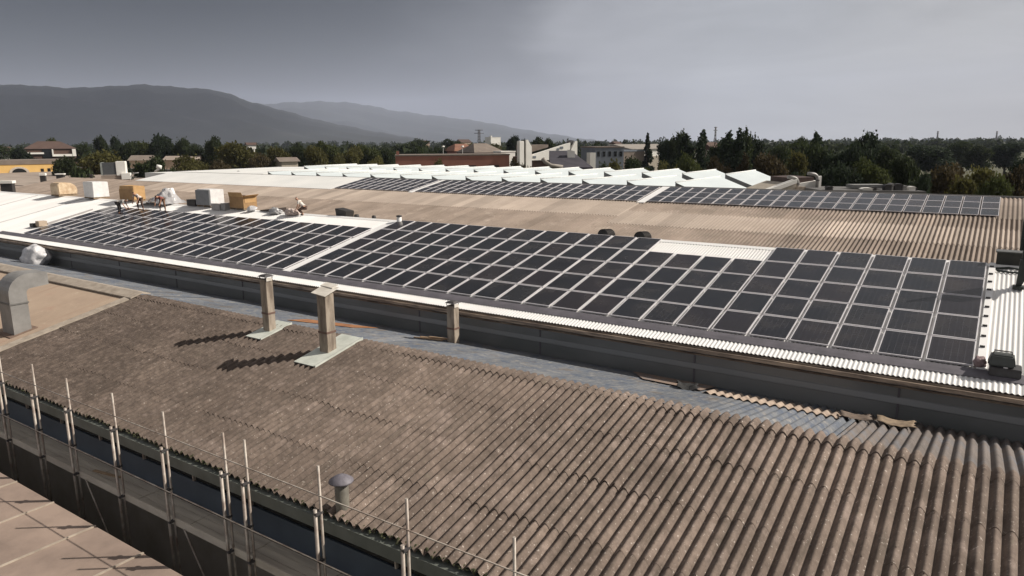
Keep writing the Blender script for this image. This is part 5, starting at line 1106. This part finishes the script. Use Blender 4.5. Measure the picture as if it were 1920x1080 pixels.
cbox(c, -w_-1.5, -w_-.05, -.3, 3, -7, zt-1.2).build('annex', M_plas, o)
TURN[0] = R(28)
o, c, w_, zt = block('hall', 'wide white hall with a low curved pale roof in the middle distance', 1180, 1268, 279, 200, 16, M_plas, M_conc, 'gable', 1.3)
cbox(c, -w_, w_, -.2, -.01, -7, zt-2.0).build('plinth', M_beige, o); cbox(c, w_*.35, w_*.55, -.15, -.01, zt-1.2, zt-.1).build('window', M_glass, o)
block('hall', 'grey brown roofed hall with dark open front right of the blue grey hall', 1166, 1210, 284, 190, 9, M_tile2, M_bgrey, 'flat', .4)
block('house', 'pale house half hidden behind the poplars right of the pointed conifer', 1338, 1358, 281, 150, 6, M_plas, M_tile, 'gable', 1.6, wins=2)
block('house', 'tiny far house with pale wall beside the skyline, right of the blue grey hall', 1155, 1166, 270, 420, 8, M_plas, M_tile, 'gable', 1.5)
block('house', 'far red roofed house on the plain left of the pylon', 866, 884, 267, 520, 10, M_pink, M_tile, 'gable', 2.2)
block('house', 'far red roofed house on the plain, middle of the hazy tree belt', 792, 806, 269, 500, 8, M_pink, M_tile, 'gable', 2)

# pylons and masts
def pylon(label, px, pyt, t, w_, name='pylon'):
    c = base(px, t); zt = zat(pyt, t, px); o = thing(name, label, 'pylon', (c[0], c[1], -7), 'electricity pylons on the horizon')
    m_ = MB(); H = zt+7
    for sx in (-1, 1):
        for sy in (-1, 1): m_.tube([camdir(c, sx*w_, sy*w_, -7), camdir(c, sx*w_*.25, sy*w_*.25, -7+H*.62), camdir(c, sx*w_*.2, sy*w_*.2, zt)], t*.00032, 4)
    for k in range(7):
        z0, z1 = -7+H*k/7, -7+H*(k+1)/7; f0 = w_*max(.22, 1-1.2*k/7); f1 = w_*max(.22, 1-1.2*(k+1)/7)
        for b_ in (-1, 1): m_.tube([camdir(c, -f0, b_*f0, z0), camdir(c, f1, b_*f1, z1)], t*.0002, 4); m_.tube([camdir(c, f0, b_*f0, z0), camdir(c, -f1, b_*f1, z1)], t*.0002, 4)
    m_.build('lattice', M_darkcap, o)
    m_ = MB()
    for z, a in ((zt-.6, 1.0), (zt-H*.14, 1.25)): m_.tube([camdir(c, -w_*a, 0, z), camdir(c, w_*a, 0, z)], t*.0004, 4)
    m_.build('cross_arm', M_darkcap, o)
pylon('dark lattice pylon standing on the skyline behind the brick building', 899, 243, 700, 3.6)
pylon('thin pylon on the skyline between conifer and twin poplars', 1339, 238, 900, 2.2)
pylon('very small pylon far right on the horizon, left one', 1753, 246, 1600, 3.0)
pylon('very small pylon far right on the horizon near the frame edge', 1863, 246, 1600, 3.0)
for px, lb in ((815, 'white headed street lamp left of the dark round tree'), (850, 'white headed street lamp right of the dark round tree')):
    c = base(px, 190); zt = zat(275, 190, px); o = thing('street_lamp', lb, 'street lamp', (c[0], c[1], -7), 'street lamps behind the brick building')
    m_ = MB(); m_.tube([camdir(c, 0, -6, -7), camdir(c, 0, -6, zt)], .07, 6); m_.build('pole', M_galv, o); m_ = MB(); m_.tube([camdir(c, -.3, -6, zt), camdir(c, .3, -6, zt+.06)], .2, 8); m_.build('lamp_head', M_plas, o)
# field seen through the gap at right
q0, q1 = at(1690, 300, 330), at(1960, 300, 330)
f_ = MB(); f_.add([(*base(1670, 200)[:2], -6.99), (*base(1990, 200)[:2], -6.99), (*base(1990, 420)[:2], -6.99), (*base(1670, 420)[:2], -6.99)], [(0, 1, 2, 3)])
tag(f_.build('field', mat('dry_grass_field', (.075, .074, .032), .95, (.055, .055, .026), .05)), kind='structure')

# ------------------------------------------------------------------ air
hm = bpy.data.materials.new('haze_air'); hm.use_nodes = True; N = hm.node_tree.nodes; N.remove(N['Principled BSDF'])
pv = N.new('ShaderNodeVolumePrincipled'); pv.inputs['Color'].default_value = (.68, .75, .94, 1); pv.inputs['Density'].default_value = 6.4e-5; pv.inputs['Anisotropy'].default_value = 0.0
hm.node_tree.links.new(pv.outputs[0], N['Material Output'].inputs['Volume'])
g = MB(); g.box(-16500, 16500, -16500, 16500, -8.5, 1250)
tag(g.build('haze', hm), kind='stuff')
